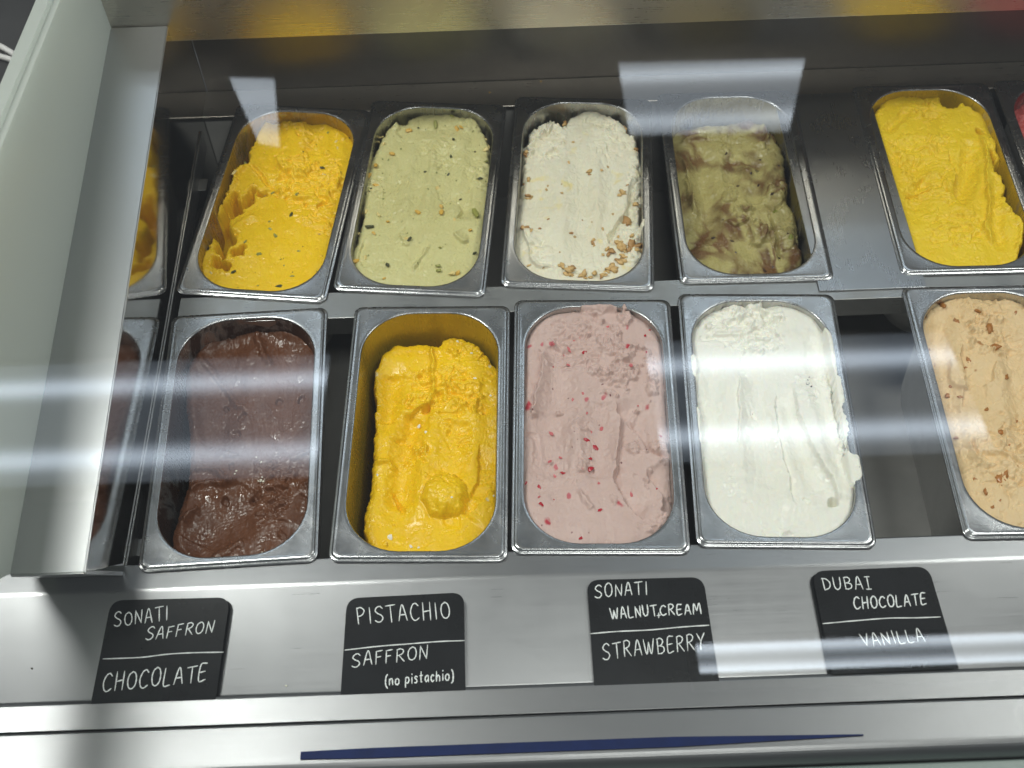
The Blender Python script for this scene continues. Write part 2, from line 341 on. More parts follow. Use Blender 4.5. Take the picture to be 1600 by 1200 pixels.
PANS = {  # x, y, rotation (deg), level of the ice cream, crop used for measuring (x0, y0, scale)
 'choc': (-.28922, .68602, 1.63, -.030, (210, 480, 2.857)),
 'saf':  (-.09279, .68409, -2.13, -.040, (510, 470, 2.927)),
 'straw': (.08738, .68512, -2.42, -.006, (790, 460, 2.927)),
 'van':  (.27086, .68481, -2.92, -.007, (1050, 450, 2.857)),
 'caram': (.52870, .68456, -1.32, -.010, (1300, 440, 2.927)),
 'safp': (-.27602, 1.02444, -7.24, -.018, (290, 150, 3.75)),
 'pist': (-.09789, 1.02267, -6.03, -.012, (530, 150, 3.75)),
 'waln': (.09215, 1.02122, -5.00, -.016, (790, 140, 3.75)),
 'dubai': (.28701, 1.02201, -0.95, -.040, (1020, 140, 3.872)),
 'mango': (.53923, 1.02211, -0.93, -.011, (1330, 120, 3.75)),
 'sorb': (.7225, 1.0230, -1.0, -.030, (1330, 120, 3.75)),
}
class Tub: pass
TUB = {}
for k, (x, y, a, lv, cr) in PANS.items():
    t = Tub(); t.x, t.y, t.a, t.lv, t.cr = x, y, math.radians(a), lv, cr; TUB[k] = t
def crop2loc(t, cx, cy, z=None):
    """point seen in the photo -> the pan's own frame at the ice cream's level"""
    z = t.lv if z is None else z
    p = on_z(t.cr[0]+cx/t.cr[2], t.cr[1]+cy/t.cr[2], z); dx, dy = p[0]-t.x, p[1]-t.y; c, s = math.cos(t.a), math.sin(t.a)
    return (c*dx+s*dy, -s*dx+c*dy)

PAN_LABEL = {'choc': 'chocolate ice cream', 'saf': 'plain deep yellow saffron ice cream', 'straw': 'pink strawberry ice cream', 'van': 'smooth white vanilla ice cream',
 'caram': 'beige caramel ice cream', 'safp': 'half scraped yellow ice cream with pistachios', 'pist': 'pale green pistachio ice cream', 'waln': 'cream coloured walnut ice cream',
 'dubai': 'green ice cream with brown swirls', 'mango': 'bright lemon yellow ice cream', 'sorb': 'red sorbet'}
STAIN = {'choc': ((.05, .022, .012), .42), 'saf': ((.42, .31, .012), .72), 'straw': ((.55, .4, .36), .2), 'van': ((.6, .6, .52), .2), 'caram': ((.5, .38, .22), .3),
 'safp': ((.42, .27, .01), .46), 'pist': ((.45, .43, .24), .18), 'waln': ((.5, .46, .36), .22), 'dubai': ((.27, .22, .06), .40), 'mango': ((.55, .40, .015), .56), 'sorb': ((.2, .03, .03), .5)}
for k, t in TUB.items():
    e = empty('pan', (t.x, t.y, 0), t.a); tag(e, 'stainless steel pan holding the '+PAN_LABEL[k], 'pan', 'steel pans in two rows')
    r = bpy.data.objects.new('rim', rim_me); COL.objects.link(r); r.parent = e
    if not rim_me.materials: rim_me.materials.append(M['rim'])
    bme = bas_me.copy(); bme.materials.append(steel('basin_steel_'+k, (0.52, 0.515, 0.50), 0.24, 0.05, (60, 60, 2), 0.05, stain=STAIN[k][0], stain_amt=STAIN[k][1], smudge=0.4))
    b = bpy.data.objects.new('basin', bme); COL.objects.link(b); b.parent = e
    b = bpy.data.objects.new('outer_shell', shell_me); COL.objects.link(b); b.parent = e

# ------------------------------------------------------------------ ice cream: height fields shaped stroke by stroke
def hash2(ix, iy, seed):
    h = (ix.astype(np.int64)*374761393 + iy.astype(np.int64)*668265263 + seed*974711) & 0x7fffffff
    h = ((h ^ (h >> 13))*1274126177) & 0x7fffffff; h = h ^ (h >> 16)
    return (h & 0xffff)/65535.0
def pnoise(x, y, seed):
    ix, iy = np.floor(x), np.floor(y); fx, fy = x-ix, y-iy; u = fx*fx*fx*(fx*(fx*6-15)+10); v = fy*fy*fy*(fy*(fy*6-15)+10)
    def g(dx, dy):
        a = hash2(ix+dx, iy+dy, seed)*2*np.pi; return np.cos(a)*(fx-dx)+np.sin(a)*(fy-dy)
    return ((g(0, 0)*(1-u)+g(1, 0)*u)*(1-v)+(g(0, 1)*(1-u)+g(1, 1)*u)*v)*1.5
def fbm(x, y, seed, o=5, gain=0.5):
    s = np.zeros_like(x); a = 1.0
    for i in range(o): s += a*pnoise(x, y, seed+i*17); x = x*2.03+3.1; y = y*2.03+1.7; a *= gain
    return s
def sst(a, b, x): t = np.clip((x-a)/(b-a), 0, 1); return t*t*(3-2*t)
def smooth_pts(pts, n=8):
    P = [np.array(p, float) for p in pts]
    if len(P) < 3: return np.array([P[0]+(P[1]-P[0])*k/n for k in range(n+1)]) if len(P) == 2 else np.array(P)
    P = [2*P[0]-P[1]]+P+[2*P[-1]-P[-2]]; out = []
    for i in range(1, len(P)-2):
        for k in range(n):
            t = k/n; out.append(0.5*((2*P[i])+(-P[i-1]+P[i+1])*t+(2*P[i-1]-5*P[i]+4*P[i+1]-P[i+2])*t*t+(-P[i-1]+3*P[i]-3*P[i+1]+P[i+2])*t**3))
    out.append(P[-2]); return np.array(out)
def poly_dist(X, Y, pts, closed=False):
    """distance, side sign and run parameter for a polyline"""
    D = np.full(X.shape, 1e9); SG = np.zeros(X.shape); T = np.zeros(X.shape); n = len(pts); m = n if closed else n-1
    for i in range(m):
        a, b = pts[i], pts[(i+1) % n]; d = b-a; L2 = d@d+1e-18
        t = np.clip(((X-a[0])*d[0]+(Y-a[1])*d[1])/L2, 0, 1); ex = X-a[0]-t*d[0]; ey = Y-a[1]-t*d[1]; q = ex*ex+ey*ey; mk = q < D
        D = np.where(mk, q, D); SG = np.where(mk, np.sign(d[0]*ey-d[1]*ex), SG); T = np.where(mk, (i+t)/m, T)
    return np.sqrt(D), SG, T
def inside(X, Y, pts):
    r = np.zeros(X.shape, bool); n = len(pts)
    for i in range(n):
        (x0, y0), (x1, y1) = pts[i], pts[(i+1) % n]
        if abs(y1-y0) < 1e-12: continue
        r ^= ((y0 > Y) != (y1 > Y)) & (X < (x1-x0)*(Y-y0)/(y1-y0)+x0)
    return r
def sd_poly(X, Y, pts):
    d, _, _ = poly_dist(X, Y, pts, True); return np.where(inside(X, Y, pts), -d, d)
def sd_open(X, Y, hx, hy, r):
    qx, qy = np.abs(X)-(hx-r), np.abs(Y)-(hy-r); return np.hypot(np.maximum(qx, 0), np.maximum(qy, 0))+np.minimum(np.maximum(qx, qy), 0)-r

NX, NY = 210, 400
def build_cream(key, mat, spec, label, seed):
    t = TUB[key]; gx = np.linspace(-OHX-.010, OHX+.010, NX); gy = np.linspace(-OHY-.010, OHY+.010, NY); X, Y = np.meshgrid(gx, gy, indexing='ij')
    L = lambda pts: np.array([crop2loc(t, *q) for q in pts]); K = lambda px: px/t.cr[2]*0.000625     # crop px -> metres, roughly
    # domain warp so that no stroke is ruler-clean
    wx = X+0.0022*fbm(X*45, Y*45, seed+90, 3)+0.0008*fbm(X*190, Y*190, seed+70, 3); wy = Y+0.0022*fbm(X*45, Y*45, seed+91, 3)+0.0008*fbm(X*190, Y*190, seed+71, 3)
    Z = np.full(X.shape, t.lv)+spec.get('broad', .003)*fbm(X*16, Y*11, seed, 3)+0.6*spec.get('mid', .0010)*fbm(X*60, Y*48, seed+5, 4)
    if 'tilt' in spec: Z += spec['tilt'][0]*X+spec['tilt'][1]*Y
    if 'dome' in spec: Z += spec['dome']*(1-(X/OHX)**2)*(1-(Y/OHY)**2)
    for f in spec.get('f', []):
        kind = f[0]
        if kind == 'g':        # groove / ridge: pts, width px, depth (m, negative = ridge), rim
            pts = smooth_pts(L(f[1])); d, sg, T = poly_dist(wx, wy, pts); wd = K(f[2])*(1.35 if f[3] < 0 else 1); rim = f[4] if len(f) > 4 else 0
            tp = sst(0, .10, T)*sst(0, .10, 1-T)*.6+.4
            prof = np.exp(-(d/wd)**2); edge = np.exp(-((d-1.45*wd)/(0.45*wd))**2)
            amp = spec.get('ridge', 1.75) if f[3] < 0 else 1.45*spec.get('gain', 1.0); Z += amp*(-f[3]*prof+.8*rim*edge)*np.where(d < wd*3.4, tp, 0)
            if f[3] > 0: Z += prof*spec.get('drag', .0005)*fbm(sg*d*700, T*len(f[1])*5, seed+33, 4)
        elif kind == 'b':      # lump: x, y, r px, height, roughness
            c = crop2loc(t, f[1], f[2]); r = K(f[3])*1.12; rg = f[5] if len(f) > 5 else .25; sd_ = seed+int(f[1])*7+int(f[2])
            d = np.hypot(wx-c[0], (wy-c[1])*.9)/r; ang = fbm(X*55/max(r/.01, .6), Y*55/max(r/.01, .6), sd_, 4, .6); d = d*(1+(.08 if rg < .1 else .25+.9*rg)*ang)
            h = np.clip(1-d*d, 0, 1)**(.62 if rg > .22 else .5)
            Z += .8*f[4]*h*(1+1.5*rg*fbm(X*150, Y*150, sd_+12, 4, .6))
        elif kind == 's':      # step: side on the left of the run stands higher, fading away over fade px
            pts = smooth_pts(L(f[1])); d, sg, T = poly_dist(wx, wy, pts); sd = d*sg; en = sst(0, .15, T)*sst(0, .15, 1-T)
            e = K(f[4] if len(f) > 4 else 5); Z += 1.6*f[2]*sst(-e, e, sd)*np.exp(-np.maximum(sd, 0)/K(f[3]))*en
        elif kind == 'r':      # torn, crumbly patch: polygon, amp, scale
            sd = sd_poly(wx, wy, L(f[1])); mk = sst(K(42), -K(42), sd+K(60)*fbm(X*60, Y*60, seed+4, 3)); sc = f[3]*.62
            n = fbm(X*sc+1.2*fbm(X*sc*.7, Y*sc*.7, seed+44, 2), Y*sc*1.1, seed+8, 5, .5)
            q = n*2.6; fl = np.floor(q); fr = q-fl; ter = (fl+sst(.62, .95, fr))/2.6
            Z += f[2]*mk*(0.40*n+0.62*ter)
        elif kind == 'h':      # hole
            c = crop2loc(t, f[1], f[2]); r = K(f[3]); d = np.hypot((wx-c[0])*1.0, (wy-c[1])*.8)/r; Z -= f[4]*sst(1.15, .6, d)
    Z += spec.get('streak', .0005)*fbm(X*95+.8*fbm(X*20, Y*9, seed+2, 2), Y*9, seed+77, 4, .55)
    # crumbly micro relief everywhere
    micro = .6*spec.get('micro', .00045); Z += micro*fbm(X*330, Y*260, seed+60, 4)
    chips = fbm(X*95, Y*80, seed+61, 4, .62); Z -= 0.75*spec.get('chips', .0011)*sst(.33, .52, chips)
    so = sd_open(X, Y, OHX, OHY, OR)
    # rounded meniscus towards the wall
    Z -= spec.get('edge', .0025)*np.exp(np.minimum(so, 0)/.004)
    cov = spec.get('cover'); cz = spec.get('cliff', .06)
    rag = spec.get('rag', .0022); jag = rag*fbm(X*85, Y*85, seed+51, 4, .62)
    sdv = np.full(X.shape, -1.0)
    if cov: sdv = np.maximum(sdv, sd_poly(X, Y, smooth_pts(L(cov+[cov[0]]), 4))+jag)
    for vp in spec.get('voids', []): sdv = np.maximum(sdv, -(sd_poly(X, Y, L(vp))+jag))
    lipw = spec.get('lipw', .004)
    if cov or spec.get('voids'):
        rnd = np.clip(1+sdv/lipw, 0, 1); Z += spec.get('liph', .0016)*np.exp(-((sdv+lipw*1.5)/(lipw*.9))**2)
        Z -= spec.get('round', .005)*(1-np.sqrt(np.clip(1-rnd**2, 0, 1)))
        Z -= cz*sst(-.0004, .0045, sdv)
    spill = np.zeros(X.shape); hmap = np.zeros(X.shape)
    for pts, wd, out, hgt in spec.get('spill', []):
        d, _, T = poly_dist(wx, wy, smooth_pts(L(pts))); e = np.exp(-(d/K(wd))**2); spill = np.maximum(spill, out*e); hmap = np.maximum(hmap, hgt*e)
    lim = np.where(Z < 0, Z*DRAFT, 0)
    s2 = so-lim-spill-.0003
    # pull the outer vertices onto the wall
    gxn, gyn = np.gradient(so, gx, gy); ln = np.hypot(gxn, gyn)+1e-9; cell = max(gx[1]-gx[0], gy[1]-gy[0])
    pull = np.where(s2 > 0, s2, 0); keep = s2 < cell*1.3
    X2, Y2 = X-pull*gxn/ln, Y-pull*gyn/ln
    rnd_ = .0003+hmap*np.sqrt(np.clip(-s2/.0045, 0, 1))*(1+.5*fbm(X*160, Y*160, seed+3, 4, .6)); bl_ = sst(-.008, -.001, so)
    Z = np.where(spill > .0006, Z*(1-bl_)+rnd_*bl_, Z)
    Z = np.where((so > -.001) & (spill < .0006), np.minimum(Z, -.0012), Z)
    Z = np.where(spill > .0006, Z, np.minimum(Z, .006-0*Z))
    Z = np.maximum(Z, -.135)
    idx = -np.ones(X.shape, int); idx[keep] = np.arange(keep.sum())
    V = np.stack([X2[keep], Y2[keep], Z[keep]], 1)
    a, b_, c, d = idx[:-1, :-1], idx[1:, :-1], idx[1:, 1:], idx[:-1, 1:]; ok = (a >= 0) & (b_ >= 0) & (c >= 0) & (d >= 0)
    deep = (Z[:-1, :-1] < -.12) & (Z[1:, 1:] < -.12) & (Z[1:, :-1] < -.12) & (Z[:-1, 1:] < -.12); ok &= ~deep
    F = np.stack([a[ok], b_[ok], c[ok], d[ok]], 1)
    me = bpy.data.meshes.new('ice_cream'); me.vertices.add(len(V)); me.vertices.foreach_set('co', V.ravel()); me.loops.add(F.size); me.loops.foreach_set('vertex_index', F.ravel().astype(np.int32))
    me.polygons.add(len(F)); me.polygons.foreach_set('loop_start', np.arange(0, F.size, 4, dtype=np.int32)); me.polygons.foreach_set('use_smooth', np.ones(len(F), bool)); me.update(); me.validate()
    o = link('ice_cream', me, mat); o.location = (t.x, t.y, 0); o.rotation_euler = (0, 0, t.a); tag(o, label, 'ice cream', 'ice creams in the display')
    t.obj = o; t.Z = Z; t.gx = gx; t.gy = gy
    return o
def zat(t, x, y):
    i = int(round((x-t.gx[0])/(t.gx[1]-t.gx[0]))); j = int(round((y-t.gy[0])/(t.gy[1]-t.gy[0])))
    return float(t.Z[min(max(i, 0), len(t.gx)-1), min(max(j, 0), len(t.gy)-1)])

# shared lumpy piece shapes for nuts, fruit bits and the like
def lump_mesh(name, seed, sub, jit, sq=(1, 1, 1), cut=0.0):
    rnd = random.Random(seed); bm = bmesh.new(); bmesh.ops.create_icosphere(bm, subdivisions=sub, radius=1)
    ph = [rnd.uniform(0, 6.28) for _ in range(6)]
    for v in bm.verts:
        c = v.co; k = 1+jit*(math.sin(3.1*c.x+ph[0])*math.cos(2.7*c.y+ph[1])+.6*math.sin(5.3*c.z+ph[2]+2*c.x)+.5*math.sin(6.5*c.y+ph[3]))+rnd.uniform(-.5, .5)*jit*.5
        v.co = Vector((c.x*k*sq[0], c.y*k*sq[1], max(c.z*k, -1+cut)*sq[2]))
    me = bpy.data.meshes.new(name); bm.to_mesh(me); bm.free(); me.polygons.foreach_set('use_smooth', [sub > 1]*len(me.polygons)); return me
def scatter_bits(key, name, spots, meshes, mats, sink=0.35, seed=1, dz=0.0):
    """spots: (crop x, crop y, size px[, material index]) -> pieces half sunk in the ice cream, its children"""
    t = TUB[key]; rnd = random.Random(seed); cache = {}
    for s in spots:
        x, y = crop2loc(t, s[0], s[1]); r = s[2]/t.cr[2]*0.000625*.68; mi = s[3] if len(s) > 3 else rnd.randrange(len(mats)); k = rnd.randrange(len(meshes))
        if (k, mi) not in cache:
            me = meshes[k].copy(); me.materials.append(mats[mi]); cache[(k, mi)] = me
        o = bpy.data.objects.new(name, cache[(k, mi)]); COL.objects.link(o); o.parent = t.obj
        o.location = (x, y, max(zat(t, x, y), t.lv-.006)+r*.7*(1-1.9*sink)+dz); o.rotation_euler = (rnd.uniform(-.5, .5), rnd.uniform(-.5, .5), rnd.uniform(0, 6.28)); o.scale = (r*rnd.uniform(.9, 1.2), r*rnd.uniform(.7, .95), r*rnd.uniform(.6, .8))

# --- colours
M['choc'] = cream('chocolate_ice_cream', (.140, .054, .025), (.098, .036, .016), 20, .27, sss=.0, grain=.3)
M['saf'] = cream('saffron_ice_cream', (.86, .565, .007), (.83, .505, .005), 14, .36, specks=[((.85, .72, .38), 70, .22, .06)], sss=.2, grain=.22)
M['straw'] = cream('strawberry_ice_cream', (.60, .44, .40), (.55, .395, .355), 14, .5, specks=[((.45, .04, .06), 55, .24, .10), ((.16, .05, .06), 150, .16, .07), ((.52, .14, .16), 95, .3, .08)], sss=.3, grain=.6)
M['van'] = cream('vanilla_ice_cream', (.85, .84, .77), (.83, .815, .72), 10, .34, sss=.35, grain=.4)
M['caram'] = cream('caramel_ice_cream', (.76, .57, .33), (.70, .50, .26), 16, .5, specks=[((.36, .15, .03), 75, .24, .10)], sss=.25, grain=.6)
M['safp'] = cream('saffron_pistachio_ice_cream', (.85, .56, .012), (.81, .50, .008), 16, .38, specks=[((.16, .13, .02), 90, .22, .07), ((.30, .20, .02), 190, .2, .05)], sss=.2, grain=.5)
M['pist'] = cream('pistachio_ice_cream', (.62, .58, .28), (.56, .515, .23), 14, .36, specks=[((.70, .53, .20), 75, .22, .10), ((.20, .21, .06), 120, .20, .12), ((.30, .24, .08), 210, .2, .10)], sss=.25, grain=.5)
M['waln'] = cream('walnut_ice_cream', (.78, .745, .60), (.74, .69, .52), 12, .45, specks=[((.42, .28, .10), 110, .22, .05)], sss=.35, grain=.5, patch=((.78, .68, .36), .63))
M['dubai'] = cream('chocolate_swirl_ice_cream', (.45, .395, .165), (.39, .335, .125), 18, .30, specks=[((.04, .02, .012), 70, .20, .10), ((.22, .24, .04), 60, .3, .06)], swirl=[((.10, .042, .016), 10, 1.6, .034, (1, .55, 1)), ((.15, .07, .026), 15, 1.8, .036, (1, .6, 1), (2, 3, 0))], sss=.2, grain=.4)
M['mango'] = cream('lemon_yellow_ice_cream', (.82, .59, .022), (.79, .53, .014), 14, .46, sss=.25, grain=.35)
M['sorb'] = cream('red_sorbet', (.55, .11, .10), (.48, .08, .08), 18, .4, sss=.2, grain=.5)
M['nutY'] = plain('nut_yellow', (.66, .40, .07), .45, var=.3, sc=200); M['nutG'] = plain('nut_green', (.30, .30, .07), .45, var=.35, sc=200); M['nutP'] = plain('nut_pale', (.74, .60, .24), .45, var=.25, sc=200)
M['nutD'] = plain('nut_dark_skin', (.055, .06, .02), .5, var=.5, sc=200); M['walnut'] = plain('walnut_flesh', (.64, .42, .17), .5, var=.3, sc=180); M['walnutd'] = plain('walnut_skin', (.45, .25, .09), .5, var=.4, sc=180)
M['berry'] = plain('strawberry_bit', (.42, .02, .035), .25, var=.4, sc=150); M['berryp'] = plain('strawberry_flesh', (.55, .13, .14), .35, var=.3, sc=150)
M['toffee'] = plain('caramel_bit', (.38, .15, .03), .3, var=.4, sc=150); M['chip'] = plain('chocolate_chip', (.028, .012, .008), .35, var=.3, sc=150); M['ice'] = plain('ice_crystal', (.80, .78, .66), .5, var=.1, sc=200)

# --- chocolate (front row, left)
build_cream('choc', M['choc'], dict(gain=.55, ridge=1.0, broad=.002, mid=.0006, micro=.00028, chips=.0004, liph=.004, lipw=.006, round=.004, rag=.0012, cliff=.09, tilt=(0.02, 0.01), edge=-.001,
 cover=[(380, 98), (500, 88), (640, 88), (760, 120), (850, 180), (900, 600), (860, 1000), (600, 1200), (300, 1180), (190, 1108), (163, 1040), (178, 970), (218, 850), (240, 760), (243, 600), (232, 480), (226, 330), (240, 260), (300, 165)],
 f=[('g', [(420, 130), (400, 300), (380, 480), (340, 640)], 95, .008, .001), ('g', [(650, 130), (690, 400), (640, 640)], 85, .006, .001), ('g', [(560, 820), (470, 900), (330, 1010), (290, 1060)], 115, .009, .002),
    ('g', [(545, 130), (575, 190), (605, 275)], 13, -.005), ('g', [(285, 215), (350, 290), (430, 390), (495, 455)], 12, -.0045), ('g', [(262, 735), (310, 725), (360, 735), (410, 770), (470, 772)], 11, -.006), ('g', [(250, 830), (280, 800), (340, 790), (400, 790), (430, 775)], 11, -.006),
    ('g', [(215, 960), (245, 930), (285, 895)], 11, -.005), ('g', [(345, 1125), (420, 1085), (490, 1045)], 16, -.006), ('g', [(400, 650), (440, 660), (460, 668)], 12, -.004), ('b', 655, 1020, 24, .004), ('g', [(690, 680), (740, 660), (790, 640)], 14, -.004), ('g', [(750, 790), (790, 780)], 12, -.004),
    ('r', [(560, 690), (720, 680), (720, 800), (640, 960), (560, 960), (520, 840)], .0045, 150), ('s', [(740, 830), (700, 880), (640, 950)], .003, 60), ('h', 435, 118, 24, .004), ('h', 402, 440, 17, .004), ('h', 645, 420, 20, .004), ('h', 480, 488, 22, .004), ('h', 745, 415, 20, .004), ('h', 450, 560, 24, .003), ('h', 432, 715, 18, .004), ('h', 405, 855, 18, .005), ('h', 520, 850, 18, .003), ('h', 685, 770, 14, .003)]),
 'dark brown chocolate ice cream with thin raised ridges', 101)
scatter_bits('choc', 'frost_patch', [(565, 690, 9), (560, 765, 13), (575, 775, 9), (568, 752, 7), (552, 772, 7), (578, 760, 6), (455, 730, 9), (448, 745, 6), (545, 668, 7), (556, 680, 6), (572, 1095, 7), (240, 1095, 7)], [lump_mesh('frost_patch', 3, 2, .25, (1, 1, .35))], [M['ice']], .6, 4)

# --- saffron (front row)
build_cream('saf', M['saf'], dict(micro=.0002, streak=.0002, broad=.004, mid=.0005, liph=.0012, lipw=.005, rag=.0016, cliff=.08, tilt=(0.01, .015), chips=.0010,
 cover=[(222, 345), (245, 265), (285, 220), (340, 200), (430, 195), (515, 208), (545, 172), (630, 172), (720, 225), (775, 300), (900, 400), (900, 1000), (700, 1250), (300, 1220), (185, 1085), (172, 1010), (178, 950), (200, 850), (214, 700), (222, 560), (226, 450), (215, 400)],
 f=[('g', [(300, 330), (285, 450), (275, 560)], 60, .007, .001), ('g', [(420, 520), (370, 640), (350, 800), (330, 950)], 62, .007, .0015), ('g', [(620, 540), (600, 680), (560, 800)], 85, .006, .001), ('g', [(730, 420), (740, 600), (720, 780)], 45, .004, .001),
    ('r', [(390, 330), (560, 300), (720, 380), (700, 480), (560, 560), (440, 500), (350, 450)], .0065, 105), ('r', [(350, 620), (470, 640), (460, 740), (370, 720)], .005, 130), ('r', [(570, 590), (680, 600), (650, 680), (570, 660)], .005, 110), ('r', [(560, 180), (700, 200), (770, 290), (740, 320), (600, 250)], .004, 140),
    ('h', 455, 490, 22, .008), ('s', [(380, 540), (410, 500), (450, 480), (500, 465)], .005, 40), ('g', [(480, 230), (490, 270), (487, 330), (498, 460)], 10, -.004), ('g', [(560, 235), (588, 240), (592, 265)], 9, -.004),
    ('b', 545, 895, 100, .021, .04), ('h', 575, 1000, 45, .003), ('h', 650, 940, 40, .003), ('r', [(450, 800), (640, 800), (600, 850), (480, 850)], .004, 120), ('g', [(305, 865), (330, 900), (348, 955)], 9, .003, .001), ('g', [(225, 745), (290, 740), (305, 770)], 11, -.003),
    ('s', [(700, 650), (690, 800), (650, 900)], -.003, 80), ('s', [(760, 850), (700, 930), (640, 1000)], .003, 80)]),
 'deep yellow saffron ice cream with a scooped lump, no nuts', 202)
scatter_bits('saf', 'ice_fleck', [(373, 255, 20), (600, 190, 12), (662, 245, 18), (688, 228, 14), (680, 365, 16), (420, 560, 18), (455, 600, 16), (395, 900, 16), (578, 928, 16), (235, 795, 14), (205, 912, 20), (285, 1075, 26), (262, 1110, 26), (385, 1112, 20), (305, 1010, 14), (420, 1120, 14), (752, 430, 12), (765, 480, 14), (765, 890, 12)], [lump_mesh('ice_fleck', 5+k, 1, .3, (1, 1, .45)) for k in range(3)], [M['ice'], M['saf']], .55, 5)

# --- strawberry
build_cream('straw', M['straw'], dict(gain=0.8, broad=.0025, mid=.0006, dome=.002, chips=.0006, edge=.003, micro=.0004,
 f=[('g', [(250, 200), (230, 420), (200, 640), (220, 850)], 95, .009, .002), ('g', [(430, 480), (430, 650), (420, 850)], 75, .007, .0018), ('s', [(500, 470), (525, 560), (522, 680), (500, 820), (555, 950), (640, 1040)], -.007, 110, 6), ('s', [(640, 790), (690, 870), (725, 930), (720, 1000)], -.006, 90, 6), ('s', [(540, 560), (620, 640), (660, 720), (755, 745)], -.005, 80, 6), ('s', [(175, 240), (150, 400), (110, 560)], .006, 60, 6),
    ('g', [(340, 900), (370, 950), (400, 990)], 10, -.0025), ('r', [(220, 130), (400, 100), (470, 200), (400, 360), (230, 320), (190, 220)], .0040, 120), ('b', 430, 75, 42, .006, .4), ('b', 545, 115, 36, .007, .4), ('b', 365, 70, 26, .005, .4), ('b', 340, 140, 42, .004, .5), ('b', 485, 235, 62, .007, .5), ('b', 540, 280, 40, .006, .5), ('b', 525, 380, 58, .007, .5), ('b', 475, 450, 24, .005, .4), ('b', 400, 355, 34, .005, .4), ('b', 540, 310, 26, .006, .4),
    ('b', 585, 690, 33, .006, .45), ('b', 655, 300, 24, .005, .4), ('b', 665, 360, 26, .006, .4), ('b', 665, 430, 32, .006, .4), ('b', 710, 690, 45, .005, .4), ('b', 650, 840, 18, .004, .4), ('b', 128, 540, 18, .004, .3), ('b', 492, 940, 13, .003, .3), ('b', 350, 780, 22, .004, .4), ('b', 578, 562, 11, .003, .4), ('r', [(330, 520), (375, 520), (360, 830), (320, 850)], .0030, 160), ('r', [(630, 1070), (740, 1000), (760, 940), (745, 1060), (640, 1110)], .005, 120), ('g', [(90, 640), (135, 640), (140, 760)], 14, .002, .001), ('h', 385, 790, 18, .004)],
 spill=[([(200, 62), (260, 55)], 26, .002, .002), ([(365, 55), (420, 60), (470, 75)], 34, .0025, .004), ([(535, 30), (540, 60)], 14, .006, .003)]),
 'pink strawberry ice cream with red fruit flecks', 303)
bl = [lump_mesh('fruit_bit', 20+k, 1, .35, (1, .7, .4)) for k in range(4)]
scatter_bits('straw', 'fruit_bit', [(385, 785, 34, 0), (370, 665, 30, 0), (412, 688, 32, 0), (388, 740, 24, 0), (442, 602, 24, 1), (360, 262, 26, 0), (287, 308, 20, 1), (572, 348, 22, 1), (428, 988, 26, 0), (577, 900, 22, 1), (165, 962, 26, 0), (155, 878, 20, 0), (153, 925, 18, 1), (95, 860, 20, 0), (260, 802, 26, 0), (225, 818, 16, 1), (202, 750, 18, 1), (252, 732, 16, 1), (310, 480, 22, 1), (355, 458, 18, 1), (607, 497, 16, 1), (645, 270, 18, 0), (637, 187, 16, 0), (657, 160, 14, 0), (467, 147, 22, 1), (217, 316, 14, 0), (712, 635, 20, 0), (338, 1115, 22, 0), (222, 936, 12, 0), (290, 240, 22, 1), (340, 190, 24, 1), (430, 862, 18, 1), (208, 622, 20, 1), (390, 620, 14, 1), (690, 888, 14, 0), (370, 540, 18, 1), (315, 205, 16, 1), (220, 225, 18, 1)], bl, [M['berry'], M['berryp']], .58, 6)

# --- vanilla
build_cream('van', M['van'], dict(gain=0.7, broad=.002, mid=.0004, micro=.00022, chips=.0002, dome=.001, edge=.002, drag=.0003,
 f=[('g', [(190, 300), (175, 450), (170, 620), (200, 800)], 48, .004, .0015), ('g', [(380, 360), (385, 550), (400, 750), (430, 900)], 72, .005, .0022), ('g', [(500, 440), (560, 620), (620, 800), (690, 920)], 62, .006, .0025), ('g', [(640, 200), (660, 400), (720, 650), (760, 850)], 52, .005, .001), ('s', [(300, 380), (297, 560), (302, 720)], .003, 50, 4), ('s', [(465, 450), (470, 620), (510, 800), (560, 980)], -.0035, 50, 5), ('s', [(540, 420), (570, 560), (640, 740), (720, 870), (735, 960)], .0045, 50, 5),
    ('r', [(120, 230), (160, 120), (300, 50), (430, 60), (490, 130), (480, 260), (380, 320), (250, 240)], .0055, 95), ('r', [(300, 130), (480, 130), (480, 290), (320, 300)], .003, 150), ('b', 270, 90, 60, .004, .5), ('b', 360, 80, 50, .004, .5), ('h', 425, 135, 36, .004), ('r', [(560, 390), (640, 390), (650, 500), (580, 520)], .002, 170), ('h', 716, 955, 24, .014), ('r', [(400, 1060), (560, 1080), (580, 1100), (420, 1110)], .003, 100), ('r', [(240, 830), (320, 800), (330, 940), (250, 900)], .0018, 110), ('h', 605, 950, 14, .002), ('g', [(355, 545), (378, 585)], 7, .0015, .0004),
    ('s', [(690, 350), (705, 430), (730, 560), (770, 700), (790, 790)], -.006, 60, 4), ('r', [(690, 380), (740, 380), (800, 780), (770, 790)], .004, 120)],
 spill=[([(700, 220), (760, 420), (800, 600)], 30, .003, .003), ([(760, 420), (790, 600), (820, 740)], 30, .0055, .004), ([(826, 780), (842, 850)], 38, .010, .0028), ([(230, 45), (300, 35), (370, 42), (440, 48)], 26, .003, .003), ([(80, 330), (75, 400)], 26, .004, .003), ([(105, 560), (112, 700)], 18, .002, .002)]),
 'smooth white vanilla ice cream spilling over the right rim of its pan', 404)
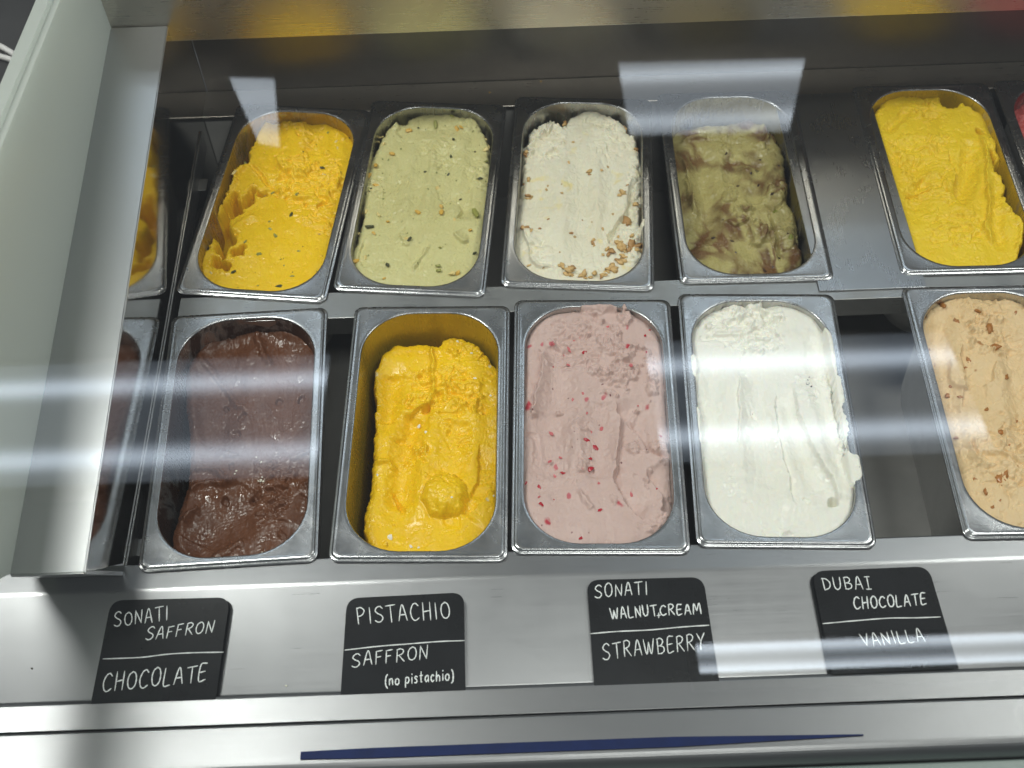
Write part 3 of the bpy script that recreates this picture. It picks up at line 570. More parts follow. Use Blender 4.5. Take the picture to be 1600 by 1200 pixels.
scatter_bits('van', 'dark_fleck', [(605, 408, 14), (612, 424, 10), (603, 436, 12), (620, 442, 15), (612, 396, 8), (598, 428, 8), (830, 818, 10), (362, 552, 8), (372, 572, 8)], [lump_mesh('dark_fleck', 31, 1, .4, (1, .6, .4))], [plain('fleck_dark', (.05, .05, .06), .5)], .6, 7)

# --- caramel (front row, right)
build_cream('caram', M['caram'], dict(broad=.003, mid=.0010, chips=.0014, micro=.0005, edge=.002, dome=.002,
 cover=[(405, 190), (440, 125), (520, 75), (640, 40), (1400, 20), (1400, 1300), (500, 1250), (300, 700)], rag=.002,
 f=[('g', [(500, 160), (490, 300), (520, 480), (560, 700), (620, 900)], 60, .006, .002), ('r', [(580, 180), (760, 140), (900, 300), (760, 330), (640, 300)], .005, 110), ('r', [(640, 700), (900, 600), (900, 950), (760, 960), (660, 850)], .0045, 110), ('r', [(530, 60), (880, 60), (880, 130), (600, 140)], .004, 110), ('s', [(545, 340), (540, 420), (560, 480), (640, 500)], .004, 60), ('s', [(590, 280), (600, 420), (600, 600)], -.004, 70), ('g', [(640, 720), (650, 760), (670, 795)], 8, .004, .001), ('s', [(760, 350), (720, 460), (690, 470)], .0035, 60), ('g', [(800, 200), (860, 500), (860, 800)], 60, .005, .001), ('s', [(780, 740), (800, 780), (850, 790)], .003, 50), ('b', 650, 200, 36, .004, .4), ('b', 620, 240, 30, .004, .4), ('b', 700, 310, 30, .004, .4)]),
 'beige caramel ice cream with brown toffee bits', 505)
scatter_bits('caram', 'toffee_bit', [(508, 105, 44), (425, 165, 46), (570, 185, 30), (664, 140, 34), (838, 138, 22), (722, 215, 40), (740, 228, 26), (745, 303, 36), (635, 358, 30), (617, 388, 18), (797, 438, 26), (545, 465, 24), (540, 505, 28), (587, 527, 20), (706, 585, 22), (770, 690, 26), (806, 750, 16), (575, 700, 18), (775, 902, 50), (790, 885, 30), (703, 960, 24), (655, 895, 18), (735, 1028, 16), (850, 625, 16), (445, 300, 16), (770, 1000, 12), (830, 830, 14)], [lump_mesh('toffee_bit', 40+k, 2, .28, (1, .75, .5)) for k in range(3)], [M['toffee']], .6, 8)

# --- half scraped saffron with pistachios (rear row, left)
build_cream('safp', M['safp'], dict(gain=0.65, micro=.00025, streak=.0003, broad=.003, mid=.0006, chips=.0007, liph=.001, lipw=.003, rag=.0030, cliff=.034, edge=.001,
 cover=[(600, 110), (640, 95), (760, 88), (860, 100), (1000, 150), (1150, 400), (1000, 1100), (700, 1300), (200, 1250), (120, 1100), (78, 1010), (90, 950), (135, 895), (165, 825), (172, 880), (195, 925), (222, 950), (245, 905), (300, 830), (262, 790), (262, 735), (330, 668), (388, 615), (402, 540), (345, 580), (322, 625), (292, 572), (255, 610), (215, 690), (176, 722), (215, 640), (248, 580), (280, 505), (278, 455), (330, 400), (372, 392), (376, 330), (405, 262), (430, 200), (470, 150), (560, 128)],
 voids=[[(160, 940), (200, 950), (255, 985), (250, 1020), (185, 1010), (155, 975)], [(275, 905), (335, 870), (345, 900), (330, 930), (280, 945)], [(400, 540), (470, 560), (475, 580), (430, 575)]],
 f=[('g', [(560, 150), (520, 300), (480, 450)], 75, .006, .002), ('g', [(740, 130), (760, 240), (740, 340)], 60, .004, .0015), ('r', [(640, 150), (760, 160), (740, 310), (690, 300)], .004, 120), ('r', [(570, 350), (900, 380), (930, 560), (760, 700), (640, 640), (480, 560)], .0060, 95), ('r', [(640, 680), (880, 700), (860, 800), (700, 760)], .004, 120), ('g', [(380, 400), (450, 480), (520, 540), (640, 560)], 14, .004, .002), ('b', 480, 170, 34, .006, .3), ('b', 580, 165, 34, .006, .3), ('b', 690, 360, 50, .005, .4), ('b', 670, 460, 46, .005, .4), ('b', 820, 330, 30, .004, .4), ('b', 860, 460, 40, .004, .4), ('g', [(340, 420), (290, 480), (240, 600), (190, 710)], 18, -.004), ('g', [(420, 700), (330, 740), (280, 800)], 26, -.003), ('g', [(150, 860), (110, 960), (110, 1040)], 22, -.002), ('s', [(520, 340), (560, 420), (650, 500)], .004, 70), ('g', [(880, 200), (940, 260)], 20, -.002)]),
 'yellow saffron ice cream with dark pistachio bits, half scraped away on one side', 606)
nut = [lump_mesh('nut_piece', 50+k, 1, .22, (1.15, .8, .75)) for k in range(4)]
scatter_bits('safp', 'nut_piece', [(292, 478, 32, 2), (620, 698, 30, 1), (278, 1035, 30, 1), (150, 1035, 24, 2), (495, 780, 26, 0), (530, 822, 34, 0), (490, 735, 18, 0), (430, 932, 32, 0), (505, 552, 22, 0), (658, 590, 26, 0), (800, 420, 30, 1), (548, 1110, 32, 1), (660, 905, 20, 0), (745, 108, 34, 3), (797, 112, 26, 2), (838, 105, 26, 2), (875, 130, 16, 1), (915, 188, 28, 1), (960, 240, 20, 1), (832, 215, 18, 0), (880, 262, 26, 2), (690, 326, 12, 1), (815, 465, 26, 2), (780, 803, 16, 3), (625, 1055, 22, 0), (352, 862, 24, 0), (575, 990, 12, 0), (425, 1108, 14, 0), (460, 570, 26, 3), (890, 300, 26, 2), (345, 375, 20, 0)], nut, [M['nutG'], M['nutD'], M['nutP'], M['walnutd']], .55, 9)

# --- pistachio
build_cream('pist', M['pist'], dict(gain=0.4, broad=.003, mid=.0009, chips=.0008, dome=.005, liph=.0005, lipw=.006, round=.006, rag=.0022, cliff=.06, edge=.0015,
 cover=[(285, 185), (320, 155), (385, 160), (430, 115), (530, 82), (640, 92), (700, 112), (750, 98), (810, 140), (835, 205), (862, 250), (885, 310), (890, 420), (1000, 600), (900, 1100), (600, 1250), (200, 1200), (60, 980), (76, 890), (108, 800), (140, 700), (122, 640), (134, 560), (150, 480), (160, 400), (205, 335), (250, 250)],
 f=[('g', [(500, 300), (480, 450), (460, 600), (440, 720)], 52, .004, .0022), ('g', [(640, 300), (640, 500), (600, 700)], 80, .004, .0012), ('g', [(330, 480), (300, 650), (300, 850)], 85, .004, .0014), ('g', [(780, 250), (760, 500), (720, 720)], 42, .0035, .0016), ('s', [(350, 250), (420, 215), (540, 205), (680, 205)], -.0035, 70), ('s', [(600, 640), (660, 625), (715, 665), (690, 740)], -.004, 60), ('s', [(660, 820), (720, 870), (760, 870)], .004, 50), ('g', [(525, 890), (480, 960), (430, 1030)], 9, -.0025), ('s', [(140, 850), (120, 940), (140, 1020)], -.003, 50), ('h', 400, 510, 16, .003), ('h', 350, 515, 18, .002), ('s', [(350, 820), (370, 880), (390, 900)], .0025, 40), ('b', 765, 165, 65, .005, .2), ('b', 330, 190, 34, .005, .3), ('b', 150, 480, 30, .004, .4), ('r', [(500, 290), (660, 260), (700, 420), (560, 450)], .003, 120), ('r', [(140, 500), (240, 500), (240, 590), (160, 590)], .005, 130), ('r', [(790, 430), (880, 400), (870, 540), (800, 540)], .005, 130), ('g', [(760, 420), (790, 435)], 14, -.002)]),
 'pale green pistachio ice cream sprinkled with chopped nuts, heaped full', 707)
scatter_bits('pist', 'nut_piece', [(200, 218, 20, 2), (242, 226, 26, 2), (228, 254, 26, 2), (200, 290, 30, 0), (190, 325, 28, 0), (310, 345, 34, 0), (215, 415, 42, 0), (170, 468, 46, 0), (218, 528, 34, 0), (140, 592, 28, 2), (128, 665, 30, 0), (178, 775, 40, 3), (232, 705, 26, 2), (110, 792, 28, 2), (205, 815, 24, 0), (287, 740, 26, 0), (98, 978, 38, 0), (260, 285, 26, 2), (410, 202, 36, 0), (565, 175, 44, 1), (690, 205, 32, 0), (715, 205, 30, 0), (582, 80, 24, 0), (620, 95, 28, 0), (660, 130, 24, 1), (463, 184, 18, 3), (430, 105, 24, 2), (465, 700, 36, 0), (600, 700, 36, 0), (600, 665, 26, 0), (415, 865, 32, 3), (580, 1005, 30, 1), (583, 1030, 30, 1), (665, 1050, 40, 2), (695, 1045, 30, 0), (285, 1005, 32, 3), (155, 950, 24, 2), (800, 700, 52, 1), (768, 800, 26, 0), (860, 320, 36, 2), (878, 292, 20, 2), (855, 240, 26, 2), (670, 265, 24, 3), (655, 355, 28, 3), (505, 450, 18, 3), (640, 465, 18, 3), (795, 925, 26, 3), (825, 480, 26, 3), (860, 380, 24, 1), (265, 1080, 18, 0), (592, 900, 18, 1), (160, 685, 26, 2), (180, 395, 24, 3), (185, 560, 30, 3), (797, 328, 16, 3), (710, 605, 16, 3)], nut, [M['nutY'], M['nutG'], M['nutP'], M['nutD']], .15, 10)

# --- walnut cream
build_cream('waln', M['waln'], dict(gain=0.45, broad=.003, mid=.0008, chips=.0006, dome=.006, lipw=.006, liph=.001, round=.006, rag=.0032, cliff=.05, edge=.0015,
 cover=[(105, 330), (135, 290), (145, 230), (200, 205), (245, 168), (310, 195), (345, 205), (400, 150), (500, 108), (580, 140), (650, 175), (705, 235), (765, 310), (790, 395), (800, 520), (805, 640), (800, 780), (828, 800), (800, 900), (860, 950), (800, 1200), (100, 1200), (0, 900), (60, 700), (95, 560), (100, 430)],
 f=[('g', [(430, 420), (440, 650), (430, 900)], 85, .005, .0024), ('g', [(220, 560), (200, 750), (240, 950)], 85, .004, .0022), ('g', [(600, 420), (620, 640), (560, 900)], 65, .004, .0022), ('r', [(130, 220), (260, 170), (330, 240), (300, 420), (180, 440), (110, 380)], .0065, 105), ('r', [(480, 170), (660, 200), (720, 340), (600, 420), (500, 330)], .0035, 110), ('r', [(760, 400), (810, 420), (800, 780), (700, 760), (740, 600)], .0055, 105), ('s', [(740, 540), (720, 640), (700, 720), (640, 800), (590, 850), (610, 930)], -.007, 70, 6), ('s', [(90, 800), (130, 920), (160, 1030), (300, 1070)], .004, 70), ('b', 795, 840, 46, .007, .3), ('b', 690, 840, 70, .005, .4), ('b', 755, 710, 50, .005, .4), ('b', 500, 150, 70, .004, .2), ('r', [(90, 780), (180, 800), (300, 1060), (200, 1040), (110, 900)], .003, 120), ('b', 745, 985, 55, .004, .4), ('r', [(300, 1040), (600, 1060), (640, 1100), (330, 1110)], .004, 110)],
 spill=[([(822, 800), (805, 850)], 16, .003, .003)]),
 'cream white ice cream heaped up with walnut pieces in one corner', 808)
wn = [lump_mesh('walnut_piece', 70+k, 2, .36, (1.05, .9, .85)) for k in range(5)]
_wr = random.Random(5)
def crumble(spots):
    out = []
    for (x, y, r, m_) in spots:
        out.append((x, y, r*.72, m_))
        if r > 34:
            for _ in range(2): out.append((x+_wr.uniform(-.5, .5)*r, y+_wr.uniform(-.45, .45)*r, r*_wr.uniform(.38, .6), _wr.choice((0, 0, 1))))
    return out
scatter_bits('waln', 'walnut_piece', crumble([(708, 772, 66, 1), (655, 908, 54, 0), (622, 962, 58, 1), (685, 945, 58, 0), (735, 920, 62, 1), (775, 922, 62, 1), (690, 985, 46, 0), (672, 1022, 50, 0), (690, 1010, 40, 0), (620, 1050, 56, 0), (600, 1065, 40, 0), (520, 1092, 50, 0), (568, 1098, 42, 0), (460, 1095, 44, 0), (380, 1075, 58, 0), (370, 1095, 40, 0), (333, 1050, 44, 0), (760, 688, 44, 0), (685, 618, 50, 0), (122, 385, 44, 0), (345, 190, 42, 0), (510, 908, 36, 1), (700, 222, 36, 0), (765, 352, 34, 1), (135, 540, 34, 0), (130, 628, 40, 1), (103, 822, 42, 1), (385, 855, 26, 1), (370, 445, 22, 0), (490, 495, 38, 0), (560, 488, 24, 0), (240, 600, 26, 0), (250, 775, 18, 1), (200, 825, 20, 1), (570, 980, 28, 0), (330, 632, 22, 0), (150, 850, 30, 0), (712, 575, 20, 1), (105, 548, 18, 1), (450, 770, 12, 1), (570, 820, 22, 0), (740, 860, 30, 0), (135, 1035, 24, 0), (395, 315, 26, 0), (660, 870, 30, 0)]), wn, [M['walnut'], M['walnutd']], .25, 11)

# --- green with chocolate swirls
build_cream('dubai', M['dubai'], dict(gain=0.75, broad=.004, mid=.0010, chips=.0006, liph=.003, lipw=.006, round=.006, rag=.0016, cliff=.07, edge=.0005, tilt=(0, .02),
 cover=[(60, 240), (400, 225), (560, 180), (650, 215), (715, 265), (765, 335), (798, 420), (806, 540), (818, 600), (812, 680), (858, 735), (876, 820), (884, 930), (908, 990), (895, 1060), (820, 1120), (500, 1250), (100, 1200), (0, 600)],
 f=[('g', [(300, 330), (290, 550), (320, 700), (340, 860)], 85, .007, .002), ('g', [(480, 420), (470, 560)], 55, .005, .002), ('g', [(650, 420), (640, 560), (600, 700)], 60, .005, .002), ('b', 470, 650, 52, .008, .2), ('b', 545, 745, 72, .007, .2), ('b', 640, 870, 85, .006, .15), ('s', [(570, 930), (640, 945), (690, 890), (680, 820)], .005, 80), ('s', [(520, 720), (540, 760), (590, 745), (605, 700)], .005, 40), ('b', 745, 640, 65, .008, .2), ('b', 800, 900, 85, .007, .2), ('g', [(700, 760), (740, 880), (770, 1010)], 13, .006, .002), ('g', [(690, 700), (740, 740), (790, 690)], 16, .005, .001), ('b', 655, 345, 40, .006, .2), ('g', [(660, 240), (700, 320)], 16, -.004), ('g', [(200, 560), (230, 680), (265, 760)], 14, -.003), ('b', 440, 390, 45, .005, .3), ('b', 590, 480, 34, .003, .3), ('b', 800, 590, 30, .005, .2), ('r', [(330, 280), (540, 270), (520, 360), (380, 360)], .004, 90), ('b', 850, 790, 34, .006, .2), ('b', 885, 985, 24, .005, .2), ('g', [(180, 330), (230, 300), (330, 290)], 14, -.003), ('s', [(180, 420), (220, 600), (230, 760)], .004, 60), ('s', [(440, 800), (500, 830), (590, 800)], .004, 60)]),
 'murky green ice cream marbled with brown chocolate swirls', 909)
scatter_bits('dubai', 'chocolate_chip', [(592, 505, 34), (650, 412, 18), (370, 885, 30), (440, 400, 22), (715, 655, 26), (760, 470, 18), (480, 915, 22), (730, 1055, 18), (425, 792, 12), (640, 570, 22), (770, 1000, 18), (500, 985, 18), (725, 280, 26), (735, 650, 14), (815, 890, 16)], [lump_mesh('chocolate_chip', 80+k, 1, .25, (1, .8, .6)) for k in range(3)], [M['chip']], .55, 12)

# --- lemon yellow (rear row, right)
build_cream('mango', M['mango'], dict(broad=.0025, mid=.0007, chips=.0009, micro=.00025, streak=.0003, liph=.0008, lipw=.004, rag=.0024, cliff=.05, edge=.001, dome=.003,
 cover=[(60, 270), (110, 225), (170, 165), (190, 118), (260, 105), (340, 84), (430, 80), (520, 88), (525, 130), (545, 172), (600, 182), (650, 150), (670, 165), (740, 195), (815, 220), (855, 290), (862, 350), (850, 420), (878, 480), (850, 500), (832, 455), (815, 450), (840, 545), (885, 585), (900, 640), (905, 730), (950, 800), (1005, 820), (1012, 900), (975, 1055), (950, 1130), (600, 1250), (200, 1200), (0, 500)],
 f=[('g', [(330, 200), (260, 270), (210, 320)], 34, .003, .001), ('g', [(700, 420), (690, 560), (640, 720)], 62, .005, .002), ('g', [(390, 480), (400, 600), (380, 800)], 80, .004, .0012), ('g', [(860, 640), (850, 850), (880, 980)], 48, .004, .001), ('s', [(730, 330), (780, 440), (780, 600), (800, 800), (780, 900), (840, 1010)], .005, 60), ('s', [(560, 420), (600, 560), (610, 680), (660, 760)], -.004, 70), ('r', [(340, 140), (500, 120), (540, 240), (440, 270), (370, 240)], .004, 110), ('r', [(220, 380), (560, 340), (560, 540), (300, 560), (230, 500)], .0045, 90), ('r', [(300, 560), (560, 560), (600, 740), (330, 700)], .0045, 95), ('r', [(430, 800), (760, 800), (740, 980), (450, 1000)], .0040, 100), ('h', 752, 320, 26, .016), ('h', 712, 190, 18, .012), ('h', 465, 245, 14, .004), ('b', 400, 225, 34, .004, .4), ('b', 890, 780, 50, .005, .2), ('g', [(330, 700), (400, 680), (470, 655)], 9, .003, .001), ('g', [(680, 480), (740, 485)], 8, .002, .001), ('h', 555, 685, 12, .003), ('h', 245, 515, 14, .003), ('b', 680, 800, 40, .004, .3), ('b', 850, 400, 45, .004, .3), ('g', [(960, 830), (1000, 920), (975, 1040)], 16, -.003)]),
 'bright lemon yellow ice cream with torn crumbly ridges', 1010)
# --- red sorbet at the far right edge
build_cream('sorb', M['sorb'], dict(broad=.004, mid=.0012, chips=.0012, edge=.001, f=[('r', [(900, 150), (1500, 150), (1500, 500), (900, 500)], .004, 100)]),
 'red sorbet in the pan beside the lemon yellow ice cream', 1111)

# ------------------------------------------------------------------ chalk signs
FONT = {
 'S': [[(.88, .86), (.62, 1), (.28, .92), (.12, .72), (.38, .54), (.72, .42), (.86, .22), (.62, .02), (.3, .0), (.04, .1)]],
 'O': [[(.55, 1), (.2, .86), (.06, .5), (.2, .12), (.52, .0), (.84, .16), (.94, .52), (.82, .86), (.55, 1), (.42, .98)]],
 'N': [[(.1, 0), (.14, .98)], [(.14, .98), (.82, .04)], [(.82, .04), (.9, 1)]],
 'A': [[(.04, 0), (.48, 1), (.92, 0)], [(.2, .36), (.8, .38)]],
 'T': [[(.0, .95), (1.0, 1.0)], [(.5, .97), (.52, 0)]],
 'I': [[(.5, 1), (.5, 0)]],
 'J': [[(.1, 1), (.9, 1)], [(.5, 1), (.5, 0)], [(.1, 0), (.9, 0)]],      # barred I
 'F': [[(.12, 0), (.14, .97)], [(.1, .95), (.88, 1)], [(.14, .52), (.7, .55)]],
 'R': [[(.12, 0), (.14, .96)], [(.1, .94), (.5, 1), (.82, .84), (.66, .6), (.18, .48)], [(.34, .5), (.92, 0)]],
 'C': [[(.92, .84), (.64, 1), (.3, .88), (.08, .5), (.22, .12), (.54, .0), (.94, .14)]],
 'H': [[(.1, 0), (.14, 1)], [(.84, 0), (.88, 1)], [(.12, .48), (.86, .54)]],
 'L': [[(.14, 1), (.1, .04), (.86, .02)]],
 'E': [[(.9, 1), (.16, .94), (.1, .02), (.88, .06)], [(.14, .5), (.76, .54)]],
 'P': [[(.16, 0), (.12, .98)], [(.06, .92), (.5, 1), (.86, .8), (.62, .54), (.16, .44)]],
 'W': [[(.0, 1), (.24, .02), (.48, .8)], [(.48, .8), (.7, .02), (.98, 1)]],
 'U': [[(.08, 1), (.1, .3), (.36, .02), (.72, .14), (.86, .5), (.88, 1)]],
 'M': [[(.02, 0), (.14, .98), (.46, .3)], [(.46, .3), (.82, 1), (.96, 0)]],
 'B': [[(.14, 0), (.12, .98)], [(.06, .95), (.5, 1), (.78, .8), (.56, .56), (.16, .5)], [(.3, .52), (.8, .42), (.86, .16), (.5, .0), (.12, .02)]],
 'Y': [[(.04, 1), (.48, .5)], [(.94, 1), (.48, .5), (.4, 0)]],
 'D': [[(.16, 0), (.1, 1)], [(.0, .95), (.5, .92), (.9, .6), (.76, .2), (.16, 0)]],
 'V': [[(.02, 1), (.48, 0)], [(.48, 0), (.9, 1)]],
 'n': [[(.14, 0), (.12, .6)], [(.14, .4), (.4, .62), (.72, .55), (.8, 0)]],
 'o': [[(.5, .6), (.16, .46), (.14, .14), (.48, .0), (.82, .16), (.8, .46), (.5, .6)]],
 'p': [[(.14, .6), (.1, -.38)], [(.12, .5), (.5, .64), (.84, .4), (.62, .06), (.14, .08)]],
 'i': [[(.5, .58), (.5, 0)], [(.5, .86), (.52, .9)]],
 's': [[(.8, .54), (.44, .62), (.2, .46), (.7, .26), (.62, .02), (.14, .02)]],
 't': [[(.5, .95), (.46, .1), (.7, .02)], [(.14, .6), (.88, .62)]],
 'a': [[(.8, .54), (.46, .6), (.14, .32), (.36, .02), (.72, .2)], [(.8, .6), (.84, 0)]],
 'c': [[(.82, .52), (.5, .62), (.16, .34), (.42, .0), (.86, .1)]],
 'h': [[(.14, 1), (.12, 0)], [(.14, .36), (.42, .6), (.74, .46), (.8, 0)]],
 '(': [[(.95, 1.05), (.45, .85), (.2, .4), (.35, -.05), (.95, -.35)]],
 ')': [[(.15, 1.1), (.62, .8), (.76, .35), (.6, -.15), (.1, -.3)]],
 '+': [[(.1, .5), (.9, .5)], [(.5, .95), (.5, .05)]],
}
WID = {'I': .4, 'i': .4, '(': .55, ')': .55, ' ': .55, 'W': 1.25, 'M': 1.2, 'J': .75, 'L': .85, 'E': .85, 'F': .85, 's': .8, 't': .8, 'c': .85}
SN = np.array([0, -math.sin(SL_A), math.cos(SL_A)])
rnd = random.Random(11)
def ribbon(bm, pts, w, fn):
    """a chalk stroke of varying width on the board; fn lifts 2-D board coords to 3-D"""
    pts = smooth_pts(pts, 6) if len(pts) > 2 else smooth_pts(pts, 4); n = len(pts); lv = []; rv = []
    for i in range(n):
        d = pts[min(i+1, n-1)]-pts[max(i-1, 0)]; d = d/(np.linalg.norm(d)+1e-12); nn = np.array([-d[1], d[0]]); ww = w*(.5+.08*math.sin(i*1.3+pts[0][0]*900))*rnd.uniform(.88, 1.1)
        e = 0
        if i == 0: e = -w*.35
        if i == n-1: e = w*.35
        c = pts[i]+d*e; k = .55 if i in (0, n-1) else 1
        lv.append(fn(c+nn*ww*k)); rv.append(fn(c-nn*ww*k))
    for i in range(n-1):
        a, b, c, d = [bm.verts.new(v) for v in (lv[i], lv[i+1], rv[i+1], rv[i])]; bm.faces.new((d, c, b, a))
def make_sign(crop, corners, words, line, label, leaf_dx, idx):
    x0, y0, k = crop; base = np.array([0, BEND_Y, ZL])
    P3 = lambda cx, cy, off: on_plane(x0+cx/k, y0+cy/k, base+SN*off, SN)
    TOP = .0062
    cs = [P3(*c, TOP) for c in corners]                       # TL TR BR BL on the card's face
    org = (cs[2]+cs[3])/2; ex = (cs[2]-cs[3]); ex /= np.linalg.norm(ex); ey = np.cross(SN, ex)
    to2 = lambda p: np.array([(p-org)@ex, (p-org)@ey])
    c2 = [to2(c) for c in cs]; r = .0125
    def outline(shift=0.0):
        out = []
        for i, (c, prv, nxt) in enumerate(((c2[0], c2[3], c2[1]), (c2[1], c2[0], c2[2]))):
            u = (prv-c)/np.linalg.norm(prv-c); v = (nxt-c)/np.linalg.norm(nxt-c); a = c+u*r; b = c+v*r
            for s in range(9):
                t = s/8; out.append((1-t)**2*a+2*t*(1-t)*c+t*t*b)
        out += [c2[2], c2[3]]; return [o+np.array([shift, 0]) for o in out]
    e = empty('chalk_sign', tuple(org)); tag(e, label, 'sign', 'chalk signs on the front shelf')
    rot = Matrix((tuple(ex), tuple(ey), tuple(SN))).transposed(); e.rotation_euler = rot.to_euler()
    def slab(name, pts, z0, z1, mat):
        bm = bmesh.new(); a = [bm.verts.new((p[0], p[1], z0)) for p in pts]; b = [bm.verts.new((p[0], p[1], z1)) for p in pts]; n = len(pts); bm.faces.new(b); bm.faces.new(a[::-1])
        for i in range(n): bm.faces.new((a[i], a[(i+1) % n], b[(i+1) % n], b[i]))
        return obj(name, bm, mat, e)
    slab('board', outline(), -.0016, 0, M['board'])
    bo = outline(leaf_dx); bo = [p*np.array([.995, .985]) for p in bo]  # second card behind the board, shifted sideways
    slab('rear_leaf', bo, -.0056, -.0040, M['board'])
    for txt, a, b, up, lw in words:
        a, b, up = np.array(a, float), np.array(b, float), np.array(up, float); tot = sum(WID.get(ch, 1.0) for ch in txt)+.26*(len(txt)-1); x = 0; bm = bmesh.new()
        for ch in txt:
            wd = WID.get(ch, 1.0)
            if ch != ' ':
                jx, jy, js = rnd.uniform(-.03, .03), rnd.uniform(-.04, .04), rnd.uniform(.93, 1.07)
                for st in FONT[ch]:
                    pl = []
                    for (u, v) in st:
                        q = a+(b-a)*((x+(u+jx)*wd)/tot)+up*(v*js+jy); pl.append(to2(P3(q[0], q[1], TOP)))
                    ribbon(bm, pl, lw, lambda p: (p[0], p[1], .00025))
            x += wd+.26
        obj('lettering', bm, M['chalk'], e)
    bm = bmesh.new(); pl = [to2(P3(q[0], q[1], TOP)) for q in line]; ribbon(bm, pl, .0010, lambda p: (p[0], p[1], .00025)); obj('dividing_line', bm, M['chalk'], e)
LW = .00102
make_sign((120, 900, 5.0), [(268, 190), (1197, 166), (1080, 985), (105, 1015)],
 [('SONATI', (290, 395), (715, 345), (2, -105), LW), ('SAFFRON', (535, 502), (1065, 440), (20, -95), LW), ('CHOCOLATE', (195, 910), (1010, 818), (18, -135), LW*1.1)],
 [(206, 648), (500, 636), (700, 612), (900, 600), (1146, 595)], 'black chalk sign reading SONATI SAFFRON over CHOCOLATE', .0030, 0)
make_sign((500, 900, 5.715), [(240, 199), (1285, 145), (1300, 1050), (180, 1115)],
 [('PISTACHIO', (330, 428), (1165, 376), (-14, -148), LW), ('SAFFRON', (280, 812), (965, 738), (4, -122), LW), ('(no pistachio)', (580, 978), (1195, 925), (0, -92), LW*1.15)],
 [(224, 662), (520, 628), (800, 606), (1050, 586), (1288, 577)], 'black chalk sign reading PISTACHIO over SAFFRON (no pistachio)', -.0008, 1)
make_sign((890, 880, 5.715), [(153, 150), (1193, 123), (1338, 1060), (222, 1102)],
 [('SONATI', (225, 306), (700, 280), (-4, -112), LW), ('WALNUT', (372, 500), (785, 468), (-14, -98), LW*1.15), ('+', (778, 492), (815, 486), (0, -46), LW), ('CREAM', (808, 470), (1175, 448), (-8, -92), LW*1.15), ('STRAWBERRY', (298, 858), (1215, 765), (-12, -140), LW)],
 [(187, 630), (420, 610), (720, 596), (1000, 570), (1243, 554)], 'black chalk sign reading SONATI WALNUT+CREAM over STRAWBERRY', .0008, 2)
make_sign((1240, 870, 5.714), [(163, 128), (1203, 84), (1475, 998), (342, 1050)],
 [('DUBAJ', (268, 296), (700, 286), (-22, -112), LW), ('CHOCOLATE', (540, 468), (1190, 425), (-14, -100), LW*1.2), ('VANILLA', (622, 800), (1180, 757), (-40, -112), LW)],
 [(262, 597), (560, 570), (850, 548), (1100, 545), (1308, 537)], 'black chalk sign reading DUBAI CHOCOLATE over VANILLA', -.0030, 3)

# ------------------------------------------------------------------ small things
# blue strip lying along the outer moulding
a, b = on_z(470, 1178, LIP_Z+.005), on_z(1350, 1154, LIP_Z+.005); a[1] = b[1] = max((a[1]+b[1])/2, ry-.031)
bm = bmesh.new(); n = 24
for s in (0, 1):
    pass
top = []; bot = []
for k in range(n+1):
    t = k/n; x = a[0]+(b[0]-a[0])*t; y = a[1]+(b[1]-a[1])*t; hw = .0046*min(1, .75+t*2)*min(1, (1-t)*2.6+.12)
    top.append((x, y+hw)); bot.append((x, y-hw))
vs_t = [bm.verts.new((x, y, LIP_Z+.0058)) for x, y in top+bot[::-1]]; vs_b = [bm.verts.new((x, y, LIP_Z+.0041)) for x, y in top+bot[::-1]]
bm.faces.new(vs_t); bm.faces.new(vs_b[::-1]); m_ = len(vs_t)
for i in range(m_): bm.faces.new((vs_t[i], vs_b[i], vs_b[(i+1) % m_], vs_t[(i+1) % m_]))
tag(obj('blue_strip', bm, M['blue']), 'thin dark blue plastic strip along the front moulding', 'strip')
# crumbs on the steel
cm = lump_mesh('crumb', 90, 1, .35, (1, .8, .6))
for px, py, z, r, mt, lb in ((845, 128, ZL, .0022, 'walnut', 'brown nut crumb on the steel ledge behind the walnut ice cream'), (765, 145, ZL, .0018, 'nutY', 'yellow nut crumb on the steel ledge behind the pistachio ice cream'),
                             (447, 1072, None, .0016, 'ice', 'white crumb on the front shelf between the first two signs'), (50, 1045, None, .0014, 'chip', 'dark crumb on the front shelf by the end panel')):
    p = on_z(px, py, z) if z is not None else on_plane(px, py, (0, BEND_Y, ZL), SN)
    me = cm.copy(); me.materials.append(M[mt]); o = bpy.data.objects.new('crumb', me); COL.objects.link(o); o.location = (p[0], p[1], p[2]+r*.4); o.scale = (r, r*.8, r*.8); tag(o, lb, 'crumb')
# dark counter beyond the end panel with cables lying on it
o = boxobj('side_counter', (-1.6, -0.53, 0.3, 2.2, -0.30, -0.05), M['dim'], None, 0.004); tag(o, 'dark counter top beyond the pale end panel', 'counter')
for (p0, p1, p2, p3, lb) in (((-30, 58), (0, 72), (30, 90), (60, 112), 'upper white cable over the dark side counter'), ((-30, 78), (0, 88), (25, 97), (55, 120), 'lower white cable over the dark side counter')):
    pts = [on_z(*p, -0.045) for p in (p0, p1, p2, p3)]; pts = smooth_pts(pts, 6)
    # carry the run on past the edges of the view
    d0 = pts[0]-pts[1]; d1 = pts[-1]-pts[-2]; pts = np.vstack([pts[0]+d0*6, pts, pts[-1]+d1*4]); tag(tube('cable', [tuple(q) for q in pts], .0042, M['cable']), lb, 'cable')

